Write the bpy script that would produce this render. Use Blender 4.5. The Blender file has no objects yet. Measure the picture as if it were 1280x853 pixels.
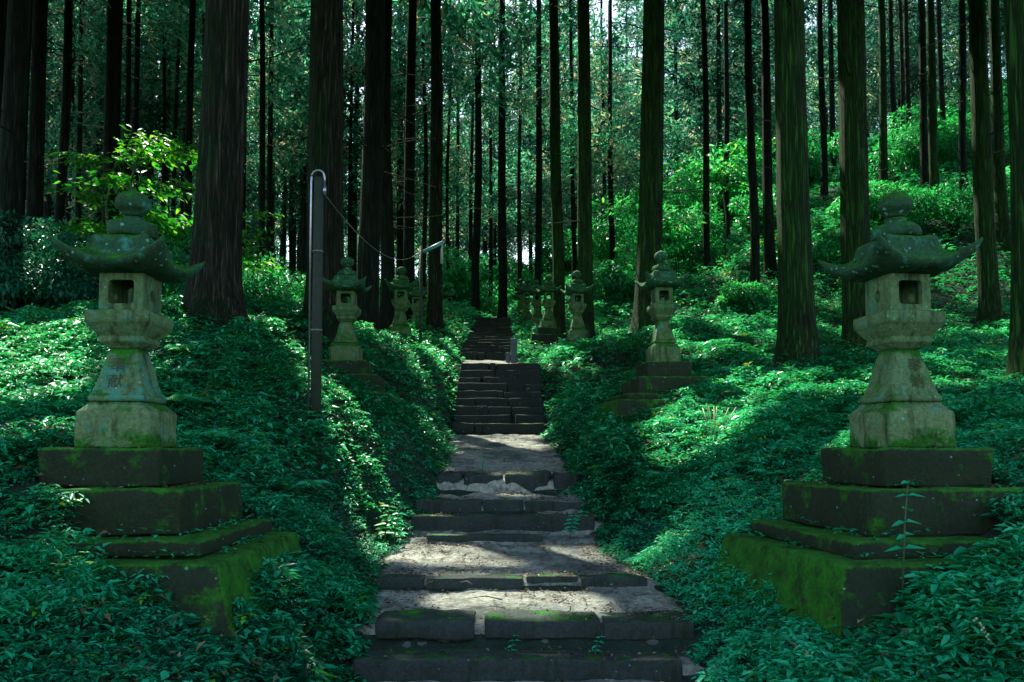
import bpy, bmesh, math, random
import numpy as np
from mathutils import Vector, Matrix
DEBUG = False; random.seed(7); rng = np.random.default_rng(11)
S = bpy.context.scene; COL = S.collection
# ------------------------------------------------------------------ render / camera / light
S.render.engine = 'CYCLES'
S.view_settings.view_transform = 'Standard'; S.view_settings.look = 'None'; S.view_settings.exposure = 0
S.cycles.max_bounces = 6; S.cycles.diffuse_bounces = 3; S.cycles.glossy_bounces = 1
S.cycles.transmission_bounces = 2; S.cycles.transparent_max_bounces = 4
S.cycles.use_denoising = True; S.cycles.sample_clamp_indirect = 4
cam = bpy.data.cameras.new('camera'); co = bpy.data.objects.new('camera', cam); COL.objects.link(co)
cam.sensor_width = 36; cam.lens = 28.125; cam.shift_y = 0.0634; cam.clip_end = 600; cam.clip_start = .05
co.location = (0, 0, 0); co.rotation_euler = (math.radians(93), 0, 0); S.camera = co
AZ, EL = math.radians(-27), math.radians(54)          # the sun stands behind the forest, to the left
SUN = np.array([math.sin(AZ)*math.cos(EL), math.cos(AZ)*math.cos(EL), math.sin(EL)])
sl = bpy.data.lights.new('sun', 'SUN'); sl.energy = 12; sl.angle = math.radians(.5); sl.color = (1, .97, .82)
so = bpy.data.objects.new('sun', sl); COL.objects.link(so)
so.rotation_euler = Vector(SUN).to_track_quat('Z', 'Y').to_euler()
w = bpy.data.worlds.new('World'); S.world = w; w.use_nodes = True
nt = w.node_tree; nt.nodes.clear()
sk = nt.nodes.new('ShaderNodeTexSky'); sk.sky_type = 'NISHITA'; sk.sun_disc = False
sk.sun_elevation = EL; sk.sun_rotation = AZ; sk.air_density = 1.4; sk.dust_density = 1.6
bg = nt.nodes.new('ShaderNodeBackground'); bg.inputs[1].default_value = .36
ow = nt.nodes.new('ShaderNodeOutputWorld')
nt.links.new(sk.outputs[0], bg.inputs[0]); nt.links.new(bg.outputs[0], ow.inputs[0])

# ------------------------------------------------------------------ helpers
def hsh(i, j, k, s):
    n = (i*374761393 + j*668265263 + k*2147483647 + s*1442695041) & 0xffffffff
    n = ((n ^ (n >> 13))*1274126177) & 0xffffffff
    return ((n ^ (n >> 16)) & 0xffff)/65535.0
def vn3(x, y, z, s=0):
    x, y, z = np.broadcast_arrays(np.asarray(x, float), np.asarray(y, float), np.asarray(z, float))
    i = np.floor(x).astype(np.int64); j = np.floor(y).astype(np.int64); k = np.floor(z).astype(np.int64)
    f = x-i; g = y-j; h = z-k
    f = f*f*(3-2*f); g = g*g*(3-2*g); h = h*h*(3-2*h); r = 0
    for a in (0, 1):
        for b in (0, 1):
            for c in (0, 1):
                r = r + hsh(i+a, j+b, k+c, s)*(f if a else 1-f)*(g if b else 1-g)*(h if c else 1-h)
    return r
def vn2(x, y, s=0): return vn3(x, y, 0.0, s)
def fbm(x, y, s=0, o=3):
    r = 0; a = .5
    for q in range(o): r = r + a*(vn2(x*2**q, y*2**q, s+q)-.5)*2; a *= .5
    return r
def sm(a, b, x): t = np.clip((x-a)/(b-a), 0, 1); return t*t*(3-2*t)

def link(name, me, mat=None, parent=None):
    o = bpy.data.objects.new(name, me); COL.objects.link(o)
    if mat: me.materials.append(mat)
    if parent: o.parent = parent
    return o
def tag(o, label, cat, group=None, kind=None):
    if label: o['label'] = label
    if cat: o['category'] = cat
    if group: o['group'] = group
    if kind: o['kind'] = kind
    return o
def thing(name, loc, label, cat, group=None, rz=0):
    o = bpy.data.objects.new(name, None); COL.objects.link(o); o.location = loc; o.rotation_euler = (0, 0, rz)
    o.empty_display_size = .1
    return tag(o, label, cat, group)
def np_mesh(name, V, F, v=None, smooth=False):
    """V (n,3), F (m,k) indices"""
    me = bpy.data.meshes.new(name); m, k = F.shape
    me.vertices.add(len(V)); me.vertices.foreach_set('co', np.ascontiguousarray(V, np.float32).ravel())
    me.loops.add(m*k); me.loops.foreach_set('vertex_index', np.ascontiguousarray(F, np.int32).ravel())
    me.polygons.add(m); me.polygons.foreach_set('loop_start', np.arange(0, m*k, k, dtype=np.int32))
    if smooth: me.polygons.foreach_set('use_smooth', np.ones(m, bool))
    me.update(calc_edges=True)
    if v is not None:
        a = me.attributes.new('v', 'FLOAT', 'FACE'); a.data.foreach_set('value', np.ascontiguousarray(v, np.float32))
    return me
def nrm(a): return a/np.maximum(np.linalg.norm(a, axis=1, keepdims=True), 1e-6)
def leaves(name, P, D, N, L, W, v, fine=False, droop=.25):
    """one folded leaf per row"""
    D = nrm(D); Sd = nrm(np.cross(D, N)); N = np.cross(Sd, D); n = len(P)
    L = L[:, None]; W = W[:, None]
    if not fine:
        V = np.stack([P, P+D*L*.42+Sd*W*.5+N*L*.06, P+D*L-N*L*droop, P+D*L*.42-Sd*W*.5+N*L*.06], 1).reshape(-1, 3)
        F = np.arange(n*4).reshape(n, 4); return np_mesh(name, V, F, v)
    V = np.stack([P, P+D*L*.3+Sd*W*.46+N*L*.07, P+D*L*.66+Sd*W*.34-N*L*droop*.35, P+D*L-N*L*droop,
                  P+D*L*.66-Sd*W*.34-N*L*droop*.35, P+D*L*.3-Sd*W*.46+N*L*.07], 1).reshape(-1, 3)
    b = (np.arange(n)*6)[:, None]
    F = np.concatenate([b+np.array([[0, 1, 2, 3]]), b+np.array([[0, 3, 4, 5]])], 1).reshape(-1, 4)
    return np_mesh(name, V, F, np.repeat(v, 2))
def tube(bm, pts, r, n=8, cap=True):
    pts = [Vector(p) for p in pts]; rs = r if isinstance(r, (list, tuple)) else [r]*len(pts); rings = []
    up = Vector((0, 0, 1))
    for i, p in enumerate(pts):
        d = (pts[min(i+1, len(pts)-1)]-pts[max(i-1, 0)]).normalized()
        a = d.cross(up if abs(d.z) < .95 else Vector((1, 0, 0))).normalized(); b = d.cross(a)
        rings.append([bm.verts.new(p+(a*math.cos(t*2*math.pi/n)+b*math.sin(t*2*math.pi/n))*rs[i]) for t in range(n)])
    for i in range(len(rings)-1):
        for t in range(n):
            f = bm.faces.new((rings[i][t], rings[i][(t+1) % n], rings[i+1][(t+1) % n], rings[i+1][t])); f.smooth = True
    if cap and n > 2:
        bm.faces.new(rings[0]); bm.faces.new(list(reversed(rings[-1])))
def bm_obj(name, bm, mat, parent=None, smooth=False):
    bmesh.ops.recalc_face_normals(bm, faces=bm.faces[:])
    me = bpy.data.meshes.new(name); bm.to_mesh(me); bm.free()
    if smooth: me.polygons.foreach_set('use_smooth', np.ones(len(me.polygons), bool))
    return link(name, me, mat, parent)
def rbox(bm, x0, x1, y0, y1, z0, z1, bev=.015, amp=.008, cell=.08, fq=5., mat=None, batter=0, seed=0):
    """weathered stone block: bevelled, subdivided, displaced; batter widens the foot"""
    b2 = bmesh.new(); bmesh.ops.create_cube(b2, size=1)
    for v in b2.verts:
        v.co = Vector((x0+(v.co.x+.5)*(x1-x0), y0+(v.co.y+.5)*(y1-y0), z0+(v.co.z+.5)*(z1-z0)))
        if batter and v.co.z < (z0+z1)/2:
            cx, cy = (x0+x1)/2, (y0+y1)/2
            v.co.x += batter*(1 if v.co.x > cx else -1); v.co.y += batter*(1 if v.co.y > cy else -1)
    bmesh.ops.bevel(b2, geom=b2.edges[:], offset=bev, segments=2, profile=.6, affect='EDGES')
    for _ in range(7):
        es = [e for e in b2.edges if e.calc_length() > cell*1.6]
        if not es: break
        bmesh.ops.subdivide_edges(b2, edges=es, cuts=1, use_grid_fill=True)
    bmesh.ops.recalc_face_normals(b2, faces=b2.faces[:]); b2.normal_update()
    vs = list(b2.verts); X = np.array([v.co[:] for v in vs])
    n1 = (vn3(X[:, 0]*fq+seed, X[:, 1]*fq, X[:, 2]*fq, 3)-.5)*2 + (vn3(X[:, 0]*fq*3, X[:, 1]*fq*3+seed, X[:, 2]*fq*3, 5)-.5)
    for v, a in zip(vs, n1): v.co += v.normal*float(a)*amp
    mp = {}
    for v in vs: mp[v] = bm.verts.new(mat @ v.co if mat else v.co)
    for f in b2.faces:
        try: g = bm.faces.new([mp[v] for v in f.verts]); g.smooth = True
        except ValueError: pass
    b2.free()

# ------------------------------------------------------------------ materials
def mat(name):
    m = bpy.data.materials.new(name); m.use_nodes = True; t = m.node_tree; t.nodes.clear()
    o = t.nodes.new('ShaderNodeOutputMaterial'); b = t.nodes.new('ShaderNodeBsdfPrincipled')
    t.links.new(b.outputs[0], o.inputs[0]); return m, t, b, o
def nd(t, ty, **k):
    n = t.nodes.new(ty)
    for a, v in k.items():
        if a.startswith('i_'): n.inputs[int(a[2:])].default_value = v
        else: setattr(n, a, v)
    return n
def ramp(t, src, stops, interp='LINEAR'):
    r = t.nodes.new('ShaderNodeValToRGB'); t.links.new(src, r.inputs[0]); e = r.color_ramp.elements
    r.color_ramp.interpolation = interp
    while len(e) < len(stops): e.new(.5)
    for x, (p, c) in zip(e, stops): x.position = p; x.color = (c[0], c[1], c[2], 1)
    return r.outputs[0]
def noise(t, scale, detail=4, rough=.6, vec=None, dist=0):
    n = nd(t, 'ShaderNodeTexNoise'); n.inputs['Scale'].default_value = scale
    n.inputs['Detail'].default_value = detail; n.inputs['Roughness'].default_value = rough; n.inputs['Distortion'].default_value = dist
    if vec: t.links.new(vec, n.inputs['Vector'])
    return n.outputs[0]
def mixc(t, f, a, b, mode='MIX'):
    m = nd(t, 'ShaderNodeMix', data_type='RGBA', blend_type=mode)
    if isinstance(f, (int, float)): m.inputs[0].default_value = f
    else: t.links.new(f, m.inputs[0])
    for s, i in ((a, 6), (b, 7)):
        if isinstance(s, tuple): m.inputs[i].default_value = (*s, 1)
        else: t.links.new(s, m.inputs[i])
    return m.outputs[2]
def math_(t, op, a, b=0.0):
    m = nd(t, 'ShaderNodeMath', operation=op)
    for s, i in ((a, 0), (b, 1)):
        if isinstance(s, (int, float)): m.inputs[i].default_value = s
        else: t.links.new(s, m.inputs[i])
    return m.outputs[0]
def bump(t, b, h, st, dist):
    n = nd(t, 'ShaderNodeBump'); n.inputs['Strength'].default_value = st; n.inputs['Distance'].default_value = dist
    t.links.new(h, n.inputs['Height']); t.links.new(n.outputs[0], b.inputs['Normal'])
def geo(t): return t.nodes.new('ShaderNodeNewGeometry')
def leaf_mat(name, stops, trans=.35, tcol=(1.3, 1.5, .5), rough=.5, spec=.4, patch=None, pscale=.5):
    m, t, b, o = mat(name)
    at = nd(t, 'ShaderNodeAttribute', attribute_name='v')
    c = ramp(t, at.outputs['Fac'], stops)
    if patch:
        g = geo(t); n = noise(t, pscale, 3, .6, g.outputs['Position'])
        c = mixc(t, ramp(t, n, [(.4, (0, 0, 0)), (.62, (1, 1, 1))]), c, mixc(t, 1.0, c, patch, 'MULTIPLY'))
    t.links.new(c, b.inputs['Base Color']); b.inputs['Roughness'].default_value = rough
    b.inputs['Specular IOR Level'].default_value = spec
    tr = nd(t, 'ShaderNodeBsdfTranslucent'); t.links.new(mixc(t, 1.0, c, tcol, 'MULTIPLY'), tr.inputs[0])
    mx = nd(t, 'ShaderNodeMixShader'); mx.inputs[0].default_value = trans
    t.links.new(b.outputs[0], mx.inputs[1]); t.links.new(tr.outputs[0], mx.inputs[2]); t.links.new(mx.outputs[0], o.inputs[0])
    return m
M = {}
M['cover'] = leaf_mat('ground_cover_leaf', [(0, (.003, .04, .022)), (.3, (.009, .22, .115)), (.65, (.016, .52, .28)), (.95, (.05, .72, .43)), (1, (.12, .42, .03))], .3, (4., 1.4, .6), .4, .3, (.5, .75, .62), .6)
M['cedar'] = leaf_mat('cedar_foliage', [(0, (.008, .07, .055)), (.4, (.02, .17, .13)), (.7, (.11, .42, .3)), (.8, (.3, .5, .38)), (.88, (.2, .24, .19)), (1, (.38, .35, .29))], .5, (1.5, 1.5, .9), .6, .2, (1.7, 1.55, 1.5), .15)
M['cedar_far'] = leaf_mat('haze_tinted_cedar_foliage', [(0, (.012, .09, .075)), (.4, (.03, .18, .14)), (.68, (.14, .42, .32)), (.82, (.4, .68, .5)), (1, (.5, .5, .42))], .5, (1.4, 1.4, .9), .7, .2, (.13, .26, .3), .17)  # paler ramp and mint highlights: haze and sunlight put into the far foliage
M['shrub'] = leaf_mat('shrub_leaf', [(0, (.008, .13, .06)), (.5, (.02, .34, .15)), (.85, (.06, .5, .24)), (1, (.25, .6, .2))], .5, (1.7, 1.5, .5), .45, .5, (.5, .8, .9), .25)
M['darkshrub'] = leaf_mat('dark_evergreen_leaf', [(0, (.005, .06, .04)), (.6, (.01, .18, .11)), (.95, (.04, .32, .2)), (1, (.25, .5, .4))], .25, (1.4, 1.4, .7), .35, .4)
M['sapling'] = leaf_mat('sapling_leaf', [(0, (.01, .12, .025)), (.6, (.03, .28, .05)), (1, (.16, .42, .04))], .55, (1.6, 1.5, .4), .45, .4)
M['litter'] = leaf_mat('fallen_leaf', [(0, (.05, .03, .015)), (.5, (.14, .09, .05)), (.85, (.22, .16, .1)), (1, (.3, .25, .18))], .1, (1, 1, 1), .8, .2)

def bark(name, c0, c1, moss, mossamt):
    m, t, b, o = mat(name); tc = nd(t, 'ShaderNodeTexCoord'); mp = nd(t, 'ShaderNodeMapping')
    mp.inputs['Scale'].default_value = (1, 1, .09); t.links.new(tc.outputs['Object'], mp.inputs[0])
    n = noise(t, 16, 6, .65, mp.outputs[0], .4); n2 = noise(t, 42, 4, .6, mp.outputs[0])
    n3 = noise(t, 1.4, 5, .7, tc.outputs['Object'])
    mp2 = nd(t, 'ShaderNodeMapping'); mp2.inputs['Scale'].default_value = (1, 1, .045); t.links.new(tc.outputs['Object'], mp2.inputs[0])
    rd = noise(t, 22, 5, .6, mp2.outputs[0], .6); rd = math_(t, 'MULTIPLY', math_(t, 'ABSOLUTE', math_(t, 'SUBTRACT', rd, .5)), 9.0)
    rd = math_(t, 'MINIMUM', rd, 1.0)
    c = ramp(t, n, [(.3, tuple(x*.35 for x in c0)), (.5, c0), (.7, c1)])
    g = geo(t); sx = nd(t, 'ShaderNodeSeparateXYZ'); t.links.new(g.outputs['Normal'], sx.inputs[0])
    side = math_(t, 'MULTIPLY', sx.outputs[0], -.12)
    f = ramp(t, math_(t, 'ADD', n3, side), [(.62-mossamt, (0, 0, 0)), (.78-mossamt, (1, 1, 1))])
    c = mixc(t, f, c, mixc(t, n2, tuple(x*.35 for x in moss), moss))
    c = mixc(t, rd, mixc(t, 1., c, (.25, .25, .25), 'MULTIPLY'), c)
    t.links.new(c, b.inputs['Base Color']); b.inputs['Roughness'].default_value = .9
    b.inputs['Specular IOR Level'].default_value = .2
    bump(t, b, math_(t, 'ADD', math_(t, 'ADD', math_(t, 'MULTIPLY', n, 1.), rd), math_(t, 'MULTIPLY', n2, .5)), 1, .06)
    return m
M['bark_mossy'] = bark('mossy_bark', (.03, .045, .02), (.10, .12, .05), (.04, .16, .025), .3)
M['bark_brown'] = bark('brown_bark', (.035, .04, .024), (.12, .12, .08), (.018, .075, .018), .19)
M['bark_dark'] = bark('dark_bark', (.018, .03, .02), (.045, .06, .04), (.014, .06, .025), .15)
M['bark_far'] = bark('haze_tinted_bark', (.05, .07, .055), (.10, .13, .10), (.03, .10, .05), .15)  # paler, greyer trunks: distance haze put into the bark colour

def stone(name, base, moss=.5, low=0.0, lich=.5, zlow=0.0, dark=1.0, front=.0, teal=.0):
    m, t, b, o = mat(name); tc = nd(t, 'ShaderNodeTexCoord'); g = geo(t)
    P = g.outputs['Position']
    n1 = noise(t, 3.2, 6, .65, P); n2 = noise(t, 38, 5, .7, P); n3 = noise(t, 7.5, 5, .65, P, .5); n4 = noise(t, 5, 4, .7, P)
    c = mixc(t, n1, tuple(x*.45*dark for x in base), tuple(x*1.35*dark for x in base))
    c = mixc(t, ramp(t, n2, [(.35, (0, 0, 0)), (.65, (1, 1, 1))]), mixc(t, 1., c, (.55, .6, .55), 'MULTIPLY'), c)
    # teal lichen spots
    vr = nd(t, 'ShaderNodeTexVoronoi'); vr.inputs['Scale'].default_value = 17; t.links.new(P, vr.inputs['Vector'])
    sp = math_(t, 'ADD', vr.outputs['Distance'], math_(t, 'MULTIPLY', n3, .9))
    c = mixc(t, ramp(t, sp, [(.42+.1*lich, (1, 1, 1)), (.5+.1*lich, (0, 0, 0))]), c, (.14, .40, .30))
    if lich > .3: c = mixc(t, ramp(t, n3, [(.56-teal, (0, 0, 0)), (.66-teal, (.8, .8, .8))]), c, (.05, .27, .2))
    # black-green stains running down the sides, moss on upper faces
    mp = nd(t, 'ShaderNodeMapping'); mp.inputs['Scale'].default_value = (9, 9, 1.6); t.links.new(P, mp.inputs[0])
    st = noise(t, 1, 5, .7, mp.outputs[0])
    c = mixc(t, ramp(t, st, [(.50, (0, 0, 0)), (.66, (.85, .85, .85))]), c, (.018, .03, .012))
    sx = nd(t, 'ShaderNodeSeparateXYZ'); t.links.new(g.outputs['Normal'], sx.inputs[0])
    up = math_(t, 'MULTIPLY', math_(t, 'MAXIMUM', sx.outputs[2], 0.0), .34)
    up = math_(t, 'SUBTRACT', up, math_(t, 'MULTIPLY', math_(t, 'MAXIMUM', math_(t, 'MULTIPLY', sx.outputs[1], -1.0), 0.0), front))  # moss thinned on viewer-facing fronts: their shade is put into the colour
    f = math_(t, 'ADD', math_(t, 'ADD', n4, up), moss*.3)
    if low:
        sp_ = nd(t, 'ShaderNodeSeparateXYZ'); t.links.new(tc.outputs['Object'], sp_.inputs[0])
        mr = nd(t, 'ShaderNodeMapRange'); t.links.new(sp_.outputs[2], mr.inputs[0])
        mr.inputs[1].default_value = zlow; mr.inputs[2].default_value = zlow+.22; mr.inputs[3].default_value = low; mr.inputs[4].default_value = 0
        f = math_(t, 'ADD', f, mr.outputs[0])
    mc = mixc(t, ramp(t, math_(t, 'ADD', math_(t, 'MULTIPLY', noise(t, 7, 6, .75, P), .7), math_(t, 'MULTIPLY', n2, .4)), [(.42, (0, 0, 0)), (.68, (1, 1, 1))]), (.006, .035, .004), (.026, .20, .012))
    fm = ramp(t, f, [(.66, (0, 0, 0)), (.80, (1, 1, 1))])
    c = mixc(t, fm, c, mc)
    t.links.new(c, b.inputs['Base Color']); b.inputs['Roughness'].default_value = .9; b.inputs['Specular IOR Level'].default_value = .25
    h = math_(t, 'ADD', math_(t, 'MULTIPLY', n2, .5), math_(t, 'ADD', n3, math_(t, 'MULTIPLY', fm, .5)))
    bump(t, b, h, .8, .02); return m
M['stone'] = stone('lantern_stone', (.15, .27, .115), .12, .0, .7)
M['stone_teal'] = stone('teal_lichen_stone', (.14, .26, .12), .05, .0, 1.0, teal=.09)
M['stone_roof'] = stone('lantern_roof_stone', (.03, .12, .055), .1, .0, 1.3)
M['stone_base'] = stone('lantern_base_stone', (.18, .29, .13), -.1, .36, .6, 0.0)
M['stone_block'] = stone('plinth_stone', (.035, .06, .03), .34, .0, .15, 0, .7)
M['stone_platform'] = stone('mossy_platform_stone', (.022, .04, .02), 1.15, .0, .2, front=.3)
M['stone_far'] = stone('weathered_lantern_stone', (.12, .2, .08), .3, .0, .6)
M['step'] = stone('step_stone', (.05, .065, .062), -.52, .0, .05, front=.1)
M['stair'] = stone('stair_stone', (.03, .038, .036), -.4, .0, .1, front=.3)
m, t, b, o = mat('carved_stroke'); g = geo(t)
t.links.new(mixc(t, noise(t, 60, 3, .6, g.outputs['Position']), (.025, .045, .018), (.09, .10, .04)), b.inputs['Base Color']); b.inputs['Roughness'].default_value = .95; M['stroke'] = m

m, t, b, o = mat('earth'); g = geo(t); P = g.outputs['Position']
n1 = noise(t, 1.3, 5, .65, P); n2 = noise(t, 22, 6, .7, P); n3 = noise(t, 6, 6, .7, P)
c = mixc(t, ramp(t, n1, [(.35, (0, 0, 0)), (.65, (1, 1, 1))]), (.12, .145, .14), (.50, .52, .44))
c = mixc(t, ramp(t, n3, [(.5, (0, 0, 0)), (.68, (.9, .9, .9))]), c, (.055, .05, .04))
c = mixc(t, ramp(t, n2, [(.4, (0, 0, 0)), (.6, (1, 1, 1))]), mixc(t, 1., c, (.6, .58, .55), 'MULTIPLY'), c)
t.links.new(c, b.inputs['Base Color']); b.inputs['Roughness'].default_value = .95; b.inputs['Specular IOR Level'].default_value = .2
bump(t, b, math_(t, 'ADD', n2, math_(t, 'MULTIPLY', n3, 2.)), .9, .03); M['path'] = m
m, t, b, o = mat('forest_soil'); g = geo(t)
n = noise(t, 5, 6, .7, g.outputs['Position'])
t.links.new(ramp(t, n, [(.3, (.004, .012, .008)), (.55, (.01, .035, .02)), (.75, (.03, .03, .018))]), b.inputs['Base Color']); b.inputs['Roughness'].default_value = 1
bump(t, b, n, 1, .1); M['soil'] = m
def plain(name, c, rough=.5, metal=0, var=.4, scale=20):
    m, t, b, o = mat(name); g = geo(t); n = noise(t, scale, 4, .6, g.outputs['Position'])
    t.links.new(mixc(t, n, tuple(x*(1-var) for x in c), tuple(min(1, x*(1+var)) for x in c)), b.inputs['Base Color'])
    b.inputs['Roughness'].default_value = rough; b.inputs['Metallic'].default_value = metal; return m
M['metal'] = plain('conduit_metal', (.35, .38, .45), .3, .9)
M['wood'] = plain('weathered_post_wood', (.016, .03, .018), .8, 0, .7, 14)
M['cable'] = plain('cable_sheath', (.12, .15, .14), .6)
M['lampwhite'] = plain('lamp_housing', (.06, .3, .33), .5, 0, .2)
M['tubewhite'] = plain('white_plastic', (.3, .42, .36), .4, 0, .1)
M['bluestone'] = plain('blue_grey_stone', (.05, .08, .09), .8, 0, .5, 8)
M['stem'] = plain('plant_stem', (.04, .10, .04), .8)
M['deadwood'] = plain('dead_twig', (.13, .11, .09), .9)
M['pebble'] = plain('pebble_stone', (.06, .07, .06), .8)
M['blade'] = plain('grass_blade', (.25, .38, .15), .6)
M['flower'] = plain('flower_petal', (.35, .42, .25), .6)

# ------------------------------------------------------------------ terrain
CP = np.array([
 (-2.6,3.9,-1.0),(-1.55,4.4,-1.2),(-1.5,6.2,-1.16),(-2.0,4.2,-1.03),(-4.2,4.5,-.62),(-6,4.5,-.2),(-2.7,3.3,-1.25),(-1.3,3.3,-1.42),(0,3,-1.55),(0,-5,-1.6),(-6,-4,-1.2),(6,-4,-1.2),(-5.2,6,-.12),(-8,6,.2),
 (-2.7,6.7,-.35),(-5,7.5,.15),(-8,9,.8),(-8,13,1.9),(-3.7,12,1.45),(-2.5,8,-.05),(-1.5,8.6,-.75),(-2.2,9,.42),(-3.5,9.5,.85),(-2.9,13.6,.75),(-2.6,4.4,-.86),(-3.0,4.7,-.5),(-3.4,4.8,-.22),(-3.35,5.6,-.1),(-1.7,13,.45),(-2.85,21,2.75),(-1.8,18,1.95),(-4.4,11.4,1.85),(-3.6,15.6,2.3),
 (-6,20,3.2),(-12,20,3.4),(-20,20,3.4),(-12,10,1.4),(-10,40,7),(-30,40,7),(-20,60,9.5),(-45,60,9),(-60,20,3),(-60,100,13),(-20,100,15),
 (-.75,28,4.0),(-.8,35,5.7),(-1,45,7.2),(-1,60,9.5),(-1,80,12.5),(0,130,20),(-60,140,18),(60,140,34),(-2.6,28,4.0),(1.2,26.5,3.45),(1.,31,4.25),(.7,36,5.25),(-2.6,35,6),
 (1.4,3.3,-1.45),(1.55,4.4,-1.2),(1.5,6.4,-1.12),(2.0,4.2,-1.03),(2.7,3.9,-1.0),(4.6,4.5,-.62),(6,4.5,-.3),(5,6,-.12),(8,6,.3),(4.5,8,.12),(2.7,7,-.35),(2.65,4.4,-.86),(3.5,4.6,-.36),(1.7,9,-.5),(3,11,.47),(2,12.5,.5),(1.0,14.5,.35),(2.6,13.6,.85),(5,14,1.4),(7.7,17.6,2.1),(6.3,10,.7),
 (12.6,21,3.2),(3.4,20,2.9),(1.5,21.5,2.45),(.95,18,1.95),(7.6,25,4.6),(7.3,30,6.4),(3,30,4.9),(13,30,8.2),(16,40,13),(24,40,15),(7,45,10.5),(9,60,16),(28,60,23),(50,60,25),(35,30,10),(30,15,3.5),(60,20,7)], float)
def _phi(r2): return r2*np.log(np.maximum(r2, 1e-9))*.5
_n = len(CP); _sc = 20.
_X = CP[:, :2]/_sc
_K = _phi(((_X[:, None]-_X[None])**2).sum(2)) + np.eye(_n)*.0006
_A = np.zeros((_n+3, _n+3)); _A[:_n, :_n] = _K; _A[:_n, _n] = 1; _A[:_n, _n+1:] = _X; _A[_n:, :_n] = _A[:_n, _n:].T
_w = np.linalg.solve(_A, np.r_[CP[:, 2], 0, 0, 0])
def T0(x, y):
    x = np.atleast_1d(np.asarray(x, float))/_sc; y = np.atleast_1d(np.asarray(y, float))/_sc; sh = x.shape; x = x.ravel(); y = y.ravel()
    out = np.empty(len(x))
    for i in range(0, len(x), 60000):
        a = x[i:i+60000]; b_ = y[i:i+60000]
        r2 = (a[:, None]-_X[:, 0])**2 + (b_[:, None]-_X[:, 1])**2
        out[i:i+60000] = _phi(r2) @ _w[:_n] + _w[_n] + _w[_n+1]*a + _w[_n+2]*b_
    return out.reshape(sh)
PY = [-6, 5.34, 5.36, 5.62, 5.66, 6.63, 6.67, 8.58, 8.62, 8.88, 8.92, 9.48, 9.52, 10.45, 10.5, 15.5, 18.2, 22, 35, 60, 140]
PZ = [-1.55, -1.51, -1.40, -1.39, -1.22, -1.13, -1.06, -1.0, -.95, -.94, -.77, -.76, -.65, -.58, -.40, .30, 1.89, 2.45, 5.6, 9.5, 21]
CY = [0, 5, 6, 7, 8, 9, 10.5, 13, 15.5, 18, 20, 22, 35, 40]
CX = [0, .05, .12, -.05, -.15, -.1, -.1, -.13, -.25, -.27, -.5, -.72, -.8, -.9]
CW = [1.2, 1.08, 1.12, 1.12, 1.0, .95, .84, .84, .88, .85, .78, .75, .7, .6]
def pz(y): return np.interp(y, PY, PZ)
def pc(y): return np.interp(y, CY, CX)
def pw(y): return np.interp(y, CY, CW)
def H(x, y):
    x = np.asarray(x, float); y = np.asarray(y, float)
    t = T0(x, y) + .10*fbm(x*.55, y*.55, 4)*sm(.5, 3, abs(x-pc(y)))
    d = abs(x-pc(y))-pw(y)
    k = sm(.0, .55, d + .12*fbm(x*1.5, y*1.5, 9))
    k = np.where(y > 36, 1, k)
    return np.where(k < 1, (pz(y)-.05)*(1-k)+t*k, t)
def Hs(x, y): return float(H(np.array([x]), np.array([y]))[0])

# the ground: one sheet, finer near the path
gx = np.sinh(np.linspace(-4.3, 4.3, 300))*1.7; gy = np.concatenate([np.linspace(-12, 3, 20)[:-1], np.linspace(3, 24, 230)[:-1], np.linspace(24, 60, 90)[:-1], np.linspace(60, 170, 50)])
GX, GY = np.meshgrid(gx, gy); GZ = H(GX.ravel(), GY.ravel()).reshape(GX.shape)
def gridmesh(name, X, Y, Z):
    r, c = X.shape; i = np.arange(r*c).reshape(r, c)
    F = np.stack([i[:-1, :-1], i[:-1, 1:], i[1:, 1:], i[1:, :-1]], 2).reshape(-1, 4)
    return np_mesh(name, np.stack([X.ravel(), Y.ravel(), Z.ravel()], 1), F, smooth=True)
tag(link('ground', gridmesh('ground', GX, GY, GZ), M['soil']), None, None, kind='structure')
# the path: trodden earth between the steps
py_ = np.concatenate([np.linspace(-6, 4, 12)[:-1], np.linspace(4, 16, 460)[:-1], np.linspace(16, 38, 120)]); us = np.linspace(-1, 1, 60)
U, Y_ = np.meshgrid(us, py_); X_ = pc(Y_)+U*(pw(Y_)+.3)
Z_ = pz(Y_)-.022+.03*fbm(X_*1.7, Y_*1.7, 21)+.02*fbm(X_*7, Y_*7, 25)-.07*sm(.75, 1, abs(U))-.0+.05*sm(.3, .8, fbm(X_*.9, Y_*.9, 31))
in_stair = ((Y_ > 15.3) & (Y_ < 18.3)) | ((Y_ > 21.9) & (Y_ < 36)); Z_ = np.where(in_stair, Z_-.25, Z_)
tag(link('path', gridmesh('path', X_, Y_, Z_), M['path']), None, None, kind='structure')

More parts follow.
